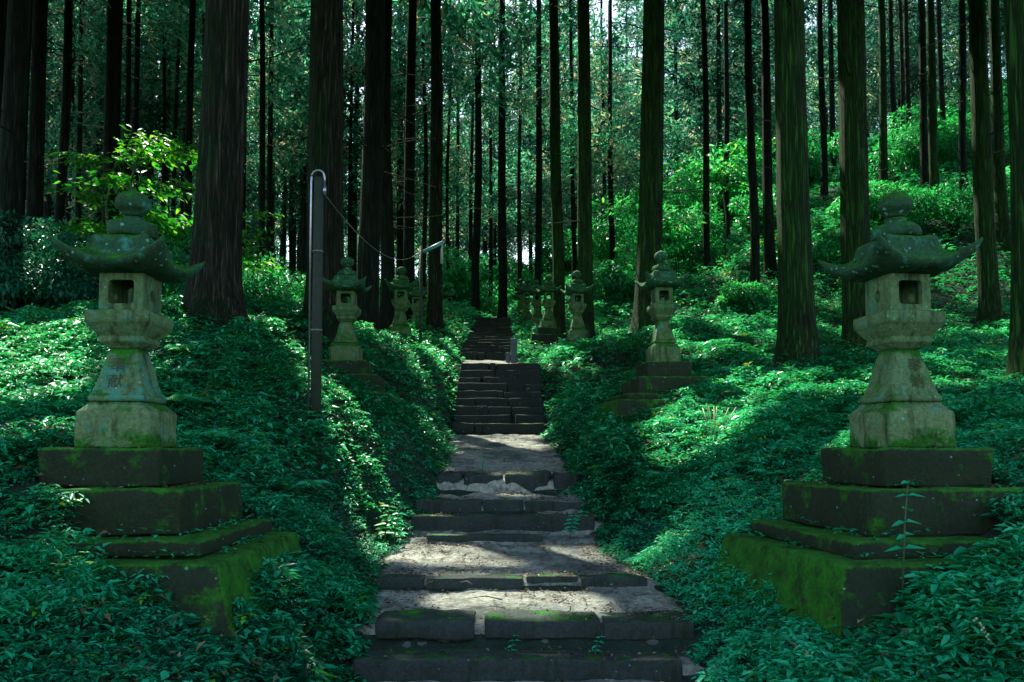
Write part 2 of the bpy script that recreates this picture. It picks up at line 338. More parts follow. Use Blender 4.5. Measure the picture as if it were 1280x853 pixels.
# ------------------------------------------------------------------ stone steps across the path
def step(name_lbl, segs, y0, y1, ztop, h, amp=.012, cell=.05, matk='step', bev=.012):
    t = thing('stone_step', (0, 0, 0), name_lbl, 'step', 'stone steps across the path')
    for i, (a, b_) in enumerate(segs):
        bm = bmesh.new(); dz = random.uniform(-.012, .012); dy = random.uniform(-.025, .025)
        rbox(bm, a+.006, b_-.006, y0+dy, y1+dy, ztop-h+dz, ztop+dz, bev, amp, cell, 4, seed=i*7.3+y0)
        bm_obj('slab', bm, M[matk], t)
    return t
step('lowest wide step at the foot of the path, dark flat front', [(-1.04, 1.12)], 5.34, 5.66, -1.385, .22)
step('second step from the bottom, three thick slabs with a hollow beneath', [(-.95, -.26), (-.2, .62), (.63, 1.28)], 5.62, 6.0, -1.2, .125, .014, bev=.016)
step('thin low kerb step crossing the sunlit earth, third from the bottom', [(-1.2, -.72), (-.71, .1), (.11, .55), (.56, 1.12)], 6.64, 6.82, -1.055, .12, .014, .05)
step('narrow pale plank-like kerb at the foot of the three close steps', [(-.92, .34)], 8.58, 8.74, -.935, .1, .006)
step('long straight one-piece step, middle of the three close steps', [(-1.12, .92)], 8.9, 9.2, -.757, .2, .008)
step('worn two-slab step just below the broken stones', [(-1.14, -.35), (-.34, .14), (.15, .9)], 9.5, 9.85, -.632, .17, .014, bev=.016)
step('broken rounded stones edging the shaded landing', [(-1.0, -.66), (-.64, -.12), (-.1, .5), (.53, .88)], 10.48, 10.9, -.33, .28, .035, .06, bev=.05)
# filler stones in the hollow under the second step
for i, (x, s) in enumerate([(-.78, .07), (-.62, .05), (-.45, .08), (-.22, .05), (-.05, .06), (.2, .05), (.45, .07), (.78, .06), (.98, .05)]):
    bm = bmesh.new(); rbox(bm, x-s, x+s, 5.62, 5.8, -1.42, -1.42+s*(1.0+.5*(i % 3)), .02, .03, .03, 11, seed=i)
    tag(bm_obj('rubble_stone', bm, M['pebble']), 'small rough stone wedged in the hollow under the second step', 'stone', 'rubble stones under the second step')
# first and second stair flights
def flight(lbl, n, y0, y1, z0, z1, matk, amp):
    t = thing('stone_staircase', (0, 0, 0), lbl, 'staircase')
    for i in range(n):
        a = y0+(y1-y0)*i/n; b_ = y0+(y1-y0)*(i+1)/n; z = z0+(z1-z0)*(i+1)/n; cx = float(pc(a)); hw = float(pw(a))+.03
        bm = bmesh.new(); cuts = sorted([-hw, hw]+[random.uniform(-hw*.6, hw*.6) for _ in range(2)])
        for p, q in zip(cuts[:-1], cuts[1:]):
            if q-p < .12: continue
            dz = random.uniform(-.015, .015); dy = random.uniform(-.03, .03)
            rbox(bm, cx+p+.005, cx+q-.005, a+dy, b_+.15, z-(z1-z0)/n-.03+dz, z+dz, .022, amp, .09, 4, seed=i*3.1+p)
        bm_obj('step', bm, M[matk], t)
flight('nine-step dark stone staircase climbing from the far end of the landing', 9, 15.5, 18.1, .30, 1.89, 'stair', .018)
flight('upper stone staircase rising into deep shade between the distant lanterns', 16, 22, 35, 2.45, 5.6, 'stair', .015)
bm = bmesh.new(); rbox(bm, -.03, .13, 20.0, 20.2, 2.0, 2.75, .02, .01, .08)
rbox(bm, -.15, -.05, 20.02, 20.15, 2.0, 2.4, .02, .01, .08)
tag(bm_obj('stone_post', bm, M['bluestone']), 'short blue-grey stone post at the right foot of the upper staircase', 'post')

# ------------------------------------------------------------------ lanterns
def rring(hw, z, k=.12, n=6, per=5):
    """rounded square ring; k = corner radius share"""
    r = hw*k; pts = []
    for q in range(4):
        a0 = q*math.pi/2
        c = Vector((hw-r, hw-r)); c.rotate(Matrix.Rotation(a0, 2))
        arc = [c+Vector((math.cos(a0+s*math.pi/2/n), math.sin(a0+s*math.pi/2/n)))*r for s in range(n+1)]
        pts += arc
        c2 = Vector((hw-r, hw-r)); c2.rotate(Matrix.Rotation(a0+math.pi/2, 2))
        e = c2+Vector((math.cos(a0+math.pi/2), math.sin(a0+math.pi/2)))*r
        for s in range(1, per): pts.append(arc[-1].lerp(e, s/per))
    return [(p.x, p.y, z) for p in pts]
def loft(prof, k=.1, amp=.003, cx=0, cy=0, lathe=False, lobes=0):
    bm = bmesh.new(); rings = []
    P2 = [prof[0]]
    for a, b_ in zip(prof[:-1], prof[1:]):
        m_ = max(1, int(math.hypot(b_[0]-a[0], b_[1]-a[1])/.03))
        P2 += [(a[0]+(b_[0]-a[0])*i/m_, a[1]+(b_[1]-a[1])*i/m_) for i in range(1, m_+1)]
    for hw, z in P2:
        pts = [(math.cos(i*math.pi/20)*hw*(1+lobes*math.cos(i*math.pi/20*8)), math.sin(i*math.pi/20)*hw*(1+lobes*math.cos(i*math.pi/20*8)), z) for i in range(40)] if lathe else rring(hw, z, k)
        rings.append([bm.verts.new(p) for p in pts])
    n = len(rings[0])
    for a, b_ in zip(rings[:-1], rings[1:]):
        for i in range(n):
            f = bm.faces.new((a[i], a[(i+1) % n], b_[(i+1) % n], b_[i])); f.smooth = True
    bm.faces.new(rings[0]); bm.faces.new(rings[-1])
    vs = bm.verts[:]; X = np.array([v.co[:] for v in vs])
    d = (vn3(X[:, 0]*14, X[:, 1]*14, X[:, 2]*14, 8)-.5)*2*amp + (vn3(X[:, 0]*45, X[:, 1]*45, X[:, 2]*45, 9)-.5)*amp
    for v, a in zip(vs, d):
        r = Vector((v.co.x, v.co.y, 0)); v.co += (r.normalized() if r.length > 1e-4 else Vector())*float(a)+Vector((0, 0, float(a)*.5))
    return bm
def wall(bm, hw, z0, z1, th, ang, shape, ow, oh, oz, N=32, inset=0):
    """one wall of the fire box with an opening; shape 0 round, 1 squarish"""
    R = Matrix.Rotation(ang, 3, 'Z'); cz = (z0+z1)/2; hh = (z1-z0)/2; W_ = hw-inset
    def rect(a, w_, h_):
        c, s = math.cos(a), math.sin(a); k = min(w_/abs(c) if abs(c) > 1e-6 else 9, h_/abs(s) if abs(s) > 1e-6 else 9); return c*k, s*k
    def sup(a, w_, h_, e):
        c, s = math.cos(a), math.sin(a); return w_*math.copysign(abs(c)**e, c), h_*math.copysign(abs(s)**e, s)
    L = [[], [], [], []]
    angs = [i*2*math.pi/N for i in range(N)]
    ca = math.atan2(hh, W_)
    for c_ in (ca, math.pi-ca, math.pi+ca, 2*math.pi-ca):
        j = min(range(N), key=lambda q: abs(angs[q]-c_)); angs[j] = c_
    for a in angs:
        ox, oz_ = rect(a, W_, hh); ix, iz = sup(a, ow, oh, 1.0 if shape == 0 else .28)
        for q, (x, z, y) in enumerate(((ox, oz_, -hw), (ix, iz+oz, -hw), (ix, iz+oz, -hw+th), (ox, oz_, -hw+th))):
            L[q].append(bm.verts.new(R @ Vector((x, y, cz+z))))
    for q in range(4):
        A, B = L[q], L[(q+1) % 4]
        for i in range(N): bm.faces.new((A[i], A[(i+1) % N], B[(i+1) % N], B[i]))
def roof_mesh(matk):
    bm = bmesh.new(); nU = 24
    def ring(hw, z, lift, ext, zoff=0):
        out = []
        for q in range(4):
            R = Matrix.Rotation(q*math.pi/2, 3, 'Z')
            for i in range(nU):
                u = -1+2*i/nU; c = abs(u)**2.7; e = 1+ext*abs(u)**4
                out.append(bm.verts.new(R @ Vector((u*hw*e, -hw*(1+ext*abs(u)**4)*(1-.05*(1-u*u)), z+lift*c))))
        return out
    prof = [(.10, 1.476, 0, 0), (.155, 1.474, .0, 0), (.183, 1.462, .0, 0), (.196, 1.435, .0, 0), (.201, 1.40, .0, .0), (.207, 1.365, .01, .01), (.222, 1.33, .025, .03), (.25, 1.302, .045, .05), (.28, 1.287, .07, .075), (.31, 1.279, .105, .10), (.334, 1.276, .14, .13),
            (.338, 1.262, .136, .13), (.33, 1.243, .115, .11), (.305, 1.226, .075, .08), (.26, 1.214, .035, .04), (.2, 1.207, 0, 0), (.13, 1.205, 0, 0)]
    rings = [ring(*p) for p in prof]; n = nU*4
    for a, b_ in zip(rings[:-1], rings[1:]):
        for i in range(n): f = bm.faces.new((a[i], a[(i+1) % n], b_[(i+1) % n], b_[i])); f.smooth = True
    bm.faces.new(rings[0]); bm.faces.new(rings[-1])
    vs = bm.verts[:]; X = np.array([v.co[:] for v in vs]); d = (vn3(X[:, 0]*12, X[:, 1]*12, X[:, 2]*12, 4)-.5)*.014
    for v, a in zip(vs, d): v.co.z += float(a)
    return bm
SH = [(.182, .315), (.192, .325), (.194, .35), (.182, .362), (.176, .372), (.150, .46), (.126, .56), (.106, .64), (.094, .685)]
def shw(z): return float(np.interp(z, [q[1] for q in SH], [q[0] for q in SH]))
def glyphs(txt, u0, z_first, size, step_):
    """carved strokes lying on the front of the shaft"""
    bms = bmesh.new()
    for i, ch in enumerate(txt):
        cu = bpy.data.curves.new('glyph', 'FONT'); cu.body = ch; cu.size = size; cu.align_x = 'CENTER'; cu.align_y = 'CENTER'; cu.resolution_u = 2
        o = bpy.data.objects.new('glyph', cu); COL.objects.link(o); bpy.context.view_layer.update()
        me = bpy.data.meshes.new_from_object(o.evaluated_get(bpy.context.evaluated_depsgraph_get()))
        bpy.data.objects.remove(o); xs = [v.co.x for v in me.vertices]; ys = [v.co.y for v in me.vertices]
        cx = (max(xs)+min(xs))/2; cy = (max(ys)+min(ys))/2; mp = []
        for v in me.vertices:
            z = z_first-i*step_+(v.co.y-cy); mp.append(bms.verts.new((u0+v.co.x-cx, -shw(z)-.0045, z)))
        for p in me.polygons:
            try: bms.faces.new([mp[k] for k in p.vertices])
            except ValueError: pass
    r = bmesh.ops.extrude_face_region(bms, geom=bms.faces[:])
    for v in r['geom']:
        if isinstance(v, bmesh.types.BMVert): v.co.y += .006
    return bms
def lantern_parts(root, far=False, sq=False, bh=.6, bx=0., tw=0.):
    k = 'stone_far' if far else 'stone'; P = []
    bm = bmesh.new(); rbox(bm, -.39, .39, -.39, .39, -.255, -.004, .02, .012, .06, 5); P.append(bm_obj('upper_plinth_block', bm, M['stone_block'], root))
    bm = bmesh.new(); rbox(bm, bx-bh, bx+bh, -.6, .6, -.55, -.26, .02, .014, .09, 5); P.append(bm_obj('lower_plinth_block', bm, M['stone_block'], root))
    P.append(bm_obj('base', loft([(.01, 0), (.25, 0), (.252, .02), (.25, .235), (.24, .252), (.205, .285), (.185, .31), (.01, .312)], .16, .006), M['stone_base' if not far else k], root))
    P.append(bm_obj('shaft', loft([(.01, .316)]+SH, .1, .003), M['stone_teal' if sq else k], root))
    P.append(bm_obj('shelf', loft([(.01, .687), (.10, .687), (.105, .70), (.148, .725), (.152, .732), (.152, .755), (.146, .765), (.15, .77), (.20, .835), (.208, .85), (.216, .855), (.218, .93), (.212, .94), (.01, .942)], .06, .004), M[k], root))
    bm = bmesh.new()
    for q in range(4):
        if q % 2 == 0: wall(bm, .15, .944, 1.203, .04, q*math.pi/2, 1, .088, .083, .0)
        else: wall(bm, .1495, .944, 1.203, .04, q*math.pi/2, 0, .032, .042, -.005, inset=.04)
    P.append(bm_obj('light_chamber', bm, M[k], root))
    P.append(bm_obj('roof', roof_mesh(0), M['stone_roof'], root, True))
    P.append(bm_obj('collar', loft([(.01, 1.478), (.15, 1.478), (.162, 1.49), (.166, 1.515)]+([(.162, 1.57), (.155, 1.583), (.08, 1.588)] if sq else [(.155, 1.545), (.13, 1.572), (.085, 1.588)])+[(.07, 1.60), (.066, 1.628), (.01, 1.632)], 0, .004, lathe=True, lobes=.03), M['stone_roof'], root))
    P.append(bm_obj('finial', loft([(.01, 1.634), (.058, 1.636), (.066, 1.645), (.07, 1.662), (.09, 1.675), (.108, 1.69), (.117, 1.71), (.118, 1.735), (.110, 1.765), (.088, 1.79), (.055, 1.808), (.025, 1.818), (.012, 1.832), (.002, 1.835)], 0, .003, lathe=True), M['stone_roof'], root))
    return P
def platform(loc, rz, lbl, cat='stone platform', big=True):
    t = thing('mossy_platform', loc, lbl, 'stone platform', 'battered stone platforms under the lanterns', rz)
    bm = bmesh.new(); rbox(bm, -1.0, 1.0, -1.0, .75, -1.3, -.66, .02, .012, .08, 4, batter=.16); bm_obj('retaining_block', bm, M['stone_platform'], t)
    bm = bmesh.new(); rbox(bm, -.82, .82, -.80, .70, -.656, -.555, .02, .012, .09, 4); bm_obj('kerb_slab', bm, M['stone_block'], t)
    return t
lan_l = thing('stone_lantern', (-2.69, 5.6, 0), 'large near stone lantern on the left, teal lichen on its carved shaft', 'stone lantern', None, math.radians(1))
lantern_parts(lan_l, sq=True, bh=.43, bx=.19); bm_obj('carved_characters', glyphs('奉献', -.02, .575, .105, .115), M['stroke'], lan_l)
lan_r = thing('stone_lantern', (2.73, 5.62, 0), 'large near stone lantern on the right, yellow-green shaft beside the tall sapling stem', 'stone lantern', None, math.radians(8))
lantern_parts(lan_r); bm_obj('carved_characters', glyphs('奉納', .03, .575, .105, .115), M['stroke'], lan_r)
platform((-2.69, 5.6, 0), math.radians(1), 'mossy battered stone platform beneath the large near left lantern')
platform((2.73, 5.62, 0), math.radians(7), 'mossy battered stone platform beneath the large near right lantern')
LP = [(-2.83, 13.6, 1.46, 'second lantern up the left bank, teal-topped, just right of the wooden post', 3),
 (-2.9, 20.6, 2.85, 'third lantern up the left bank, light showing through its window', 3),
 (-3.25, 27, 3.95, 'dim left lantern partly behind the thin lamp pole', 2),
 (-3.3, 33, 5.1, None, 0), (-3.1, 39, 6.2, None, 0), (-2.9, 45, 7.3, None, 0),
 (2.52, 13.3, 1.40, 'second lantern on the right bank, standing before the thick dark cedar', 6),
 (1.75, 21.3, 2.85, 'third lantern on the right bank, bright rim on its stepped base', 6),
 (1.2, 26.5, 3.95, 'fourth lantern on the right bank with pale-edged roof', 5),
 (1.0, 31, 4.8, 'fifth right lantern half hidden behind the fourth', 4),
 (.65, 36, 5.8, None, 0), (.45, 42, 7.1, None, 0), (-3.5, 30, 4.5, None, 0)]
proto = None
for x, y, z, lbl, rz in LP:
    g_ = 'stone lanterns lining the path'
    if proto is None:
        proto = thing('stone_lantern', (x, y, z), lbl, 'stone lantern', g_, math.radians(rz)); lantern_parts(proto, True); continue
    c = proto.copy(); COL.objects.link(c); c.location = (x, y, z); c.rotation_euler = (0, 0, math.radians(rz))
    c.rotation_euler = (math.radians(random.uniform(-1.6, 1.6)), math.radians(random.uniform(-1.6, 1.6)), math.radians(rz)); q_ = random.uniform(.94, 1.05); c.scale = (q_, q_, random.uniform(.95, 1.06))
    c['label'] = lbl or 'small dim stone lantern among the farthest along the path'
    for ch in proto.children:
        d = ch.copy(); COL.objects.link(d); d.parent = c
for x, y, z, lbl, rz in LP[:2]+LP[6:8]:
    platform((x, y, z), math.radians(rz), {13.6: 'half-buried mossy block platform under the second left lantern', 20.6: 'overgrown block platform under the third left lantern',
       13.3: 'green-faced block platform under the second right lantern', 21.3: 'ivy-covered block platform under the third right lantern'}[y])

# ------------------------------------------------------------------ sun flecks (holes in the canopy)
_e1 = np.cross(SUN, [0, 0, 1.]); _e1 /= np.linalg.norm(_e1); _e2 = np.cross(SUN, _e1)
def uv(p): p = np.atleast_2d(p); return p @ _e1, p @ _e2
def px(x, y, d): return ((x-640)/1000*d, d, (560-y)/1000*d)
FLECK = []   # (point, radius)
def fl(x, y, d, r): FLECK.append((px(x, y, d), r))
for a in ((110, 165, 12.2, .7), (70, 175, 12.2, .6), (150, 150, 12.2, .6), (235, 165, 13.8, .5), (20, 300, 15, .6), (330, 350, 20, .6), (535, 688, 8.1, .5), (495, 698, 7.9, .35), (590, 694, 7.8, .45), (655, 690, 8, .22), (715, 690, 8., .3), (740, 695, 7.8, .2), (520, 705, 7.7, .25), (600, 742, 6.4, .36), (640, 752, 6.1, .3), (695, 742, 6.4, .32), (560, 738, 6.5, .16), (740, 738, 6.5, .12),
          (632, 552, 14.4, .3), (665, 558, 13.8, .3), (645, 600, 10.5, .16), (590, 545, 15, .2),
          (412, 505, 9.4, .2), (422, 525, 9.2, .26), (434, 545, 9, .3), (444, 565, 8.9, .34), (455, 587, 8.8, .34), (468, 609, 8.6, .3), (480, 630, 8.5, .24), (492, 645, 8.5, .15),
          (500, 420, 19, .35), (520, 435, 18.5, .35), (540, 455, 17.5, .3), (498, 395, 21, .4), (565, 470, 17, .22),
          (850, 530, 10.5, .3), (880, 522, 10.8, .5), (900, 530, 10.2, .45), (925, 512, 11.2, .6), (960, 508, 11.5, .5), (1000, 500, 11.5, .35), (820, 700, 7, .15), (810, 690, 7.2, .12), (760, 420, 20, .5), (790, 400, 21, .4), (730, 480, 17, .3), (705, 470, 18, .3),
          (20, 620, 6, .3), (15, 460, 8.5, .35), (60, 470, 9, .3), (430, 650, 7.5, .06), (345, 400, 14, .5), (1010, 620, 7, .12), (1100, 380, 12, .3), (1180, 450, 11, .25)):
    fl(*a)
_g = np.random.default_rng(77)
for _ in range(75):
    y_ = 9+24*_g.random(); x_ = (.2+.45*_g.random())*y_; FLECK.append(((x_, y_, float(T0(x_, y_)[0])+.1), .12+.4*_g.random()**1.5))
for _ in range(60):
    y_ = 4.2+22*_g.random()**1.3; x_ = (_g.random()*1.3-.65)*y_
    if abs(abs(x_)-2.7) < 1. and 4.8 < y_ < 6.6: continue
    FLECK.append(((x_, y_, float(T0(x_, y_)[0])+.1), .08+.13*_g.random()))
for a in ((850, 230, 33, 1.3), (905, 200, 42, 1.6), (1150, 230, 38, 1.5), (790, 260, 42, 1.4), (330, 350, 22, .8), (350, 370, 30, 1.), (1100, 330, 30, 1.), (1000, 300, 33, 1.2), (680, 360, 45, 1.2), (600, 350, 48, 1.2), (905, 90, 38, 2.), (1200, 300, 28, 1.), (960, 330, 30, 1.2), (740, 330, 36, 1.), (1050, 250, 40, 1.4),
          (600, 500, 17, .12), (640, 480, 17.5, .15), (620, 455, 18.2, .2), (690, 380, 27, .5), (722, 400, 21, .2), (560, 400, 26, .4)): fl(*a)
for a in ((1232, 120, 21, .6), (1230, 300, 21, .6), (690, 300, 27, .6), (984, 250, 14, .4), (724, 220, 22.5, .6), (1160, 160, 34, .8), (800, 180, 20, .5), (448, 250, 20, .5), (1062, 150, 17.6, .5), (1172, 260, 30, .8),
          (585, 520, 16, .2), (650, 510, 16.4, .22), (610, 480, 17.2, .25), (590, 465, 18, .2),
          (418, 512, 9.3, .3), (430, 535, 9.1, .33), (442, 558, 9, .38), (452, 578, 8.9, .4), (463, 600, 8.7, .38), (474, 620, 8.6, .33), (486, 640, 8.5, .25),
          (870, 530, 10.4, .5), (895, 525, 10.6, .6), (935, 520, 10.8, .6), (900, 505, 11.6, .6), (840, 540, 10, .35),
          (510, 430, 18.5, .4), (530, 445, 18, .4), (490, 405, 20, .4), (550, 462, 17.3, .3)): fl(*a)
FL = np.array([(*[q[0] for q in uv(np.array(p))], r) for p, r in FLECK])
def keep(P, near=True, dens=.47, D=None, l=None):
    if D is not None: P = P+nrm(D)*l[:, None]*.45
    m_ = 0 if l is None else l*.16
    u, v = uv(P); k = np.ones(len(P), bool)
    if near:
        for a, b_, r in FL:
            rr = (r+.11)*(.7+.6*vn2(u*4, v*4, 77))+m_
            k &= ((u-a)**2+(v-b_)**2) > rr*rr
        # elsewhere: keep shafts to the near floor closed
    n = vn2(u*.55+40, v*.55, 61)*.6+vn2(u*1.7, v*1.7, 62)*.4
    far = P[:, 1] > 26
    k &= ~(far & (n > dens+.13))
    return k

# ------------------------------------------------------------------ trees
def trunk_mesh(h, r0, lean=(0, 0), seg=28, dz=.22, seed=0, flare=.7, twigs=(0, 1), flute=.06, crown0=8.):
    zs = [-.6, -.3, 0]; 
    while zs[-1] < h: zs.append(zs[-1]+(dz if zs[-1] < 9 else dz*3))
    zs = np.array(zs); th = np.arange(seg)*2*np.pi/seg
    Z, A = np.meshgrid(zs, th, indexing='ij')
    r = r0*(1-.62*np.clip(Z/h, 0, 1))*(1+flare*np.exp(-np.maximum(Z+.1, 0)/.45))
    lob = 1+flute*(vn3(np.cos(A)*2.2+seed, np.sin(A)*2.2, Z*.25, 1)-.5)*2*(1+2.5*np.exp(-np.maximum(Z, 0)/.6))+.05*(vn3(np.cos(A)*6+seed, np.sin(A)*6, Z*.8, 2)-.5)
    r = r*lob; cx = lean[0]*Z+.08*(vn3(Z*.13, seed, 0, 5)-.5)*np.minimum(Z, 3); cy = lean[1]*Z
    V = np.stack([cx+r*np.cos(A), cy+r*np.sin(A), Z], 2).reshape(-1, 3); n = len(zs); i = np.arange(n*seg).reshape(n, seg)
    F = np.stack([i[:-1], np.roll(i[:-1], -1, 1), np.roll(i[1:], -1, 1), i[1:]], 2).reshape(-1, 4)
    Vs = [V]; Fs = [F]; off = len(V)
    R = random.Random(seed)
    for _ in range(twigs[0]):         # bare dead branches below the crown
        z = R.uniform(min(3.5, crown0*.4), crown0+3); a = R.uniform(0, 6.28); L = R.uniform(.4, 1.0)*twigs[1]; p = np.array([lean[0]*z, lean[1]*z, z]); q = p; rr = .022; pr = None
        d = np.array([math.cos(a), math.sin(a), R.uniform(-.35, .25)])
        for s in range(5):
            tri = np.stack([q+rr*np.array([0, 0, 1]), q+rr*np.array([-d[1], d[0], -.5]), q+rr*np.array([d[1], -d[0], -.5])])
            Vs.append(tri)
            if pr is not None:
                for e in range(3): Fs.append(np.array([[pr+e, pr+(e+1) % 3, off+(e+1) % 3, off+e]]))
            pr = off; off += 3; q = q+d*L/5*2; rr *= .72; d = d+np.array([R.uniform(-.25, .25), R.uniform(-.25, .25), R.uniform(-.2, .22)])
    return np_mesh('trunk', np.concatenate(Vs), np.concatenate(Fs), smooth=True)
def crown_pts(h, zc, R_, n, lean=(0, 0), Lr=(.16, .38), seed=0, wr=.26):
    g = np.random.default_rng(seed); nb = max(24, int((h-zc)*6))
    bz = zc+(h-zc)*g.random(nb)**1.15; ba = g.random(nb)*6.283; f = (bz-zc)/(h-zc)
    bl = R_*(1-f**1.4)*(.55+.5*g.random(nb))+.3
    idx = g.choice(nb, n, p=bl/bl.sum()); t_ = .22+.8*g.random(n)**.75; L = bl[idx]; a = ba[idx]
    tuft = g.integers(0, 9, n); gt = np.random.default_rng(seed+5).normal(0, 1, (nb, 9, 3))*np.array([.28, .28, .22]); 
    C = gt[idx, tuft]*L[:, None]*.55
    d = np.stack([np.cos(a), np.sin(a), np.zeros(n)], 1)
    P = d*(L*t_)[:, None]+C+g.normal(0, .11, (n, 3)); P[:, 2] += bz[idx]-L*t_*.25+L*.28*t_**3
    P[:, 0] += lean[0]*P[:, 2]; P[:, 1] += lean[1]*P[:, 2]
    D = d*.6+g.normal(0, .6, (n, 3))+nrm(C)*.5+np.array([0, 0, .15]); N = g.normal(0, 1, (n, 3))+np.array([0, 0, .4])
    ll = g.uniform(*Lr, n); v = g.random(n)*.55+.25*vn3(P[:, 0]*1.1, P[:, 1]*1.1, P[:, 2]*1.1, seed)
    inner = (t_ < .5) & (g.random(n) < .7); v = np.where(inner, .85+.15*g.random(n), v)
    return P, D, N, ll, ll*wr*g.uniform(.7, 1.3, n), v
def tree(x, y, dia, h, zc, cr, n, mk, lean, lbl, grp=None, tw=(14, 1.2), near=True, seg=24, seed=0, Lr=(.16, .38), wr=.26):
    z = Hs(x, y)-.12
    t = thing('cedar_tree', (x, y, z), lbl, 'tree', grp)
    link('trunk', trunk_mesh(h, dia/2, lean, seg, seed=seed, twigs=tw, crown0=zc), M[mk], t)
    P, D, N, l, w_, v = crown_pts(h, zc, cr, n, lean, Lr, seed, wr)
    k = keep(P+np.array([x, y, z]), near, .47, D, l)
    if Lr[1] > .7: Q = P+np.array([x, y, z]); k &= (Q[:, 2] > .56*Q[:, 1]+.8)  # oversized shade leaves stay above the top of the view
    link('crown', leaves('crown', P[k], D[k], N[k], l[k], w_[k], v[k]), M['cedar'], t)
    return t
TR = [  # px at base, distance, diameter, lean x, bark, label
 (261, 11.4, .68, .022, 'bark_brown', 'thick leaning cedar with flared foot behind the near left lantern'),
 (405, 15.6, .74, -.004, 'bark_brown', 'thick brown cedar directly behind the wooden post'),
 (457, 20, .58, .004, 'bark_dark', 'dark straight cedar right of the post with thin bright left edge'),
 (482, 25, .46, .0, 'bark_dark', 'mossy grey-green cedar between the dark cedar and the third left lantern'),
 (512, 28, .42, .002, 'bark_dark', 'slender green cedar just left of the thin lamp pole'),
 (543, 27, .52, .0, 'bark_brown', 'pale brown cedar just behind the tilted lamp tube'),
 (595, 38, .42, .001, 'bark_dark', 'cedar left of the top of the staircase, left one of two'),
 (628, 37, .45, .004, 'bark_dark', 'cedar with flared foot standing over the top of the staircase'),
 (672, 36, .34, .004, 'bark_dark', 'thin cedar right of the staircase top with dark twigs'),
 (697, 27, .44, -.003, 'bark_mossy', 'mossy cedar with yellow-lit left edge right of the staircase'),
 (733, 22.5, .46, -.003, 'bark_mossy', 'mossy cedar behind the third right lantern'),
 (808, 20, .66, .022, 'bark_mossy', 'thick dark cedar behind the second right lantern'),
 (886, 31, .28, -.006, 'bark_dark', 'very slender cedar leaning slightly on the right slope'),
 (946, 25, .30, -.002, 'bark_dark', 'left one of two slender cedars on the right slope'),
 (967, 27, .36, -.004, 'bark_dark', 'right one of two slender cedars on the right slope'),
 (1000, 14, .60, .004, 'bark_mossy', 'thick mossy cedar left of the near right lantern'),
 (1076, 17.6, .66, .000, 'bark_mossy', 'thick dark cedar directly behind the near right lantern'),
 (1242, 21, .50, .0, 'bark_mossy', 'straight mossy cedar between the right lantern and the frame edge'),
 (1263, 26, .40, .0, 'bark_mossy', 'cedar just behind and right of the straight mossy cedar'),
 (1288, 10, .40, .0, 'bark_mossy', 'near cedar cut by the right edge of the picture'),
 (1215, 32, .30, .001, 'bark_dark', 'slender dark cedar right of the near right lantern roof tip'),
 (1178, 30, .36, -.001, 'bark_mossy', 'paler slender cedar right of the right lantern finial'),
 (1165, 34, .34, .0, 'bark_dark', None), (1112, 36, .36, .003, 'bark_mossy', None), (1036, 38, .32, -.003, 'bark_dark', None), (1049, 45, .34, .0, 'bark_dark', None),
 (985, 42, .3, 0, 'bark_dark', None), (829, 34, .24, .0, 'bark_dark', None), (1128, 48, .3, 0, 'bark_dark', None), (1137, 52, .3, 0, 'bark_dark', None), (1147, 46, .3, .002, 'bark_dark', None), (1190, 44, .32, 0, 'bark_dark', None),
 (8, 15, .44, .0, 'bark_dark', 'dark cedar at the left edge of the picture'),
 (38, 21, .42, .0, 'bark_dark', 'second dark cedar from the left edge'),
 (67, 27, .34, .0, 'bark_dark', 'third cedar from the left edge, slimmer than its neighbours'),
 (127, 24, .40, .0, 'bark_dark', 'left trunk of the close dark pair above the left lantern'),
 (139, 27, .34, .0, 'bark_dark', 'right trunk of the close dark pair above the left lantern'),
 (150, 32, .26, 0, 'bark_dark', None), (162, 34, .28, 0, 'bark_dark', None), (195, 40, .24, 0, 'bark_dark', None), (204, 42, .22, 0, 'bark_dark', None), (213, 40, .24, 0, 'bark_dark', None), (228, 28, .30, 0, 'bark_dark', None), (247, 38, .26, 0, 'bark_dark', None),
 (320, 26, .22, -.01, 'bark_dark', 'thin slightly curved cedar between the two thick left cedars'),
 (337, 48, .3, 0, 'bark_far', None), (351, 52, .32, 0, 'bark_far', None), (362, 50, .3, 0, 'bark_far', None), (374, 46, .28, 0, 'bark_far', None), (90, 38, .3, 0, 'bark_dark', None), (20, 32, .3, 0, 'bark_dark', None),
 (560, 44, .22, 0, 'bark_dark', None), (572, 50, .26, 0, 'bark_dark', None), (612, 52, .3, 0, 'bark_dark', None), (650, 50, .28, 0, 'bark_dark', None), (717, 40, .26, 0, 'bark_dark', None), (757, 48, .26, 0, 'bark_dark', None), (528, 40, .26, 0, 'bark_dark', None), (436, 42, .24, 0, 'bark_dark', None), (497, 44, .24, 0, 'bark_dark', None), (300, 40, .26, 0, 'bark_dark', None)]
G_FAR = 'slender cedars in the middle of the wood'
pos = []
for i, (p, d, dia, ln, mk, lbl) in enumerate(TR):
    x = (p-640)/1000*d; h = 24+(i*37 % 7)+(0 if d > 20 else 2); zc = (11.5 if d < 24 else 12.5) + (i*13 % 4)
    big = dia > .5
    tree(x, d, dia, h, (zc+1.5 if d < 29 else zc) if d < 36 else zc-2, 6.5 if d < 29 else 3.1 if big else 2.6, 17000 if d < 24 else 12000 if d < 29 else 6500 if d < 36 else 5500, mk, (ln, 0), lbl or 'slender dark-trunked cedar standing some way into the wood', None if lbl else G_FAR,
         tw=(10 if d < 16 else 30, 1.3), seg=40 if d < 24 else 16, seed=i+1, Lr=(.4, .85) if d < 24 else (.3, .65) if d < 29 else (.16, .42), wr=.38 if d < 29 else .3)  # near crowns widened and large-leaved above the view to shade the floor
    pos.append((x, d))
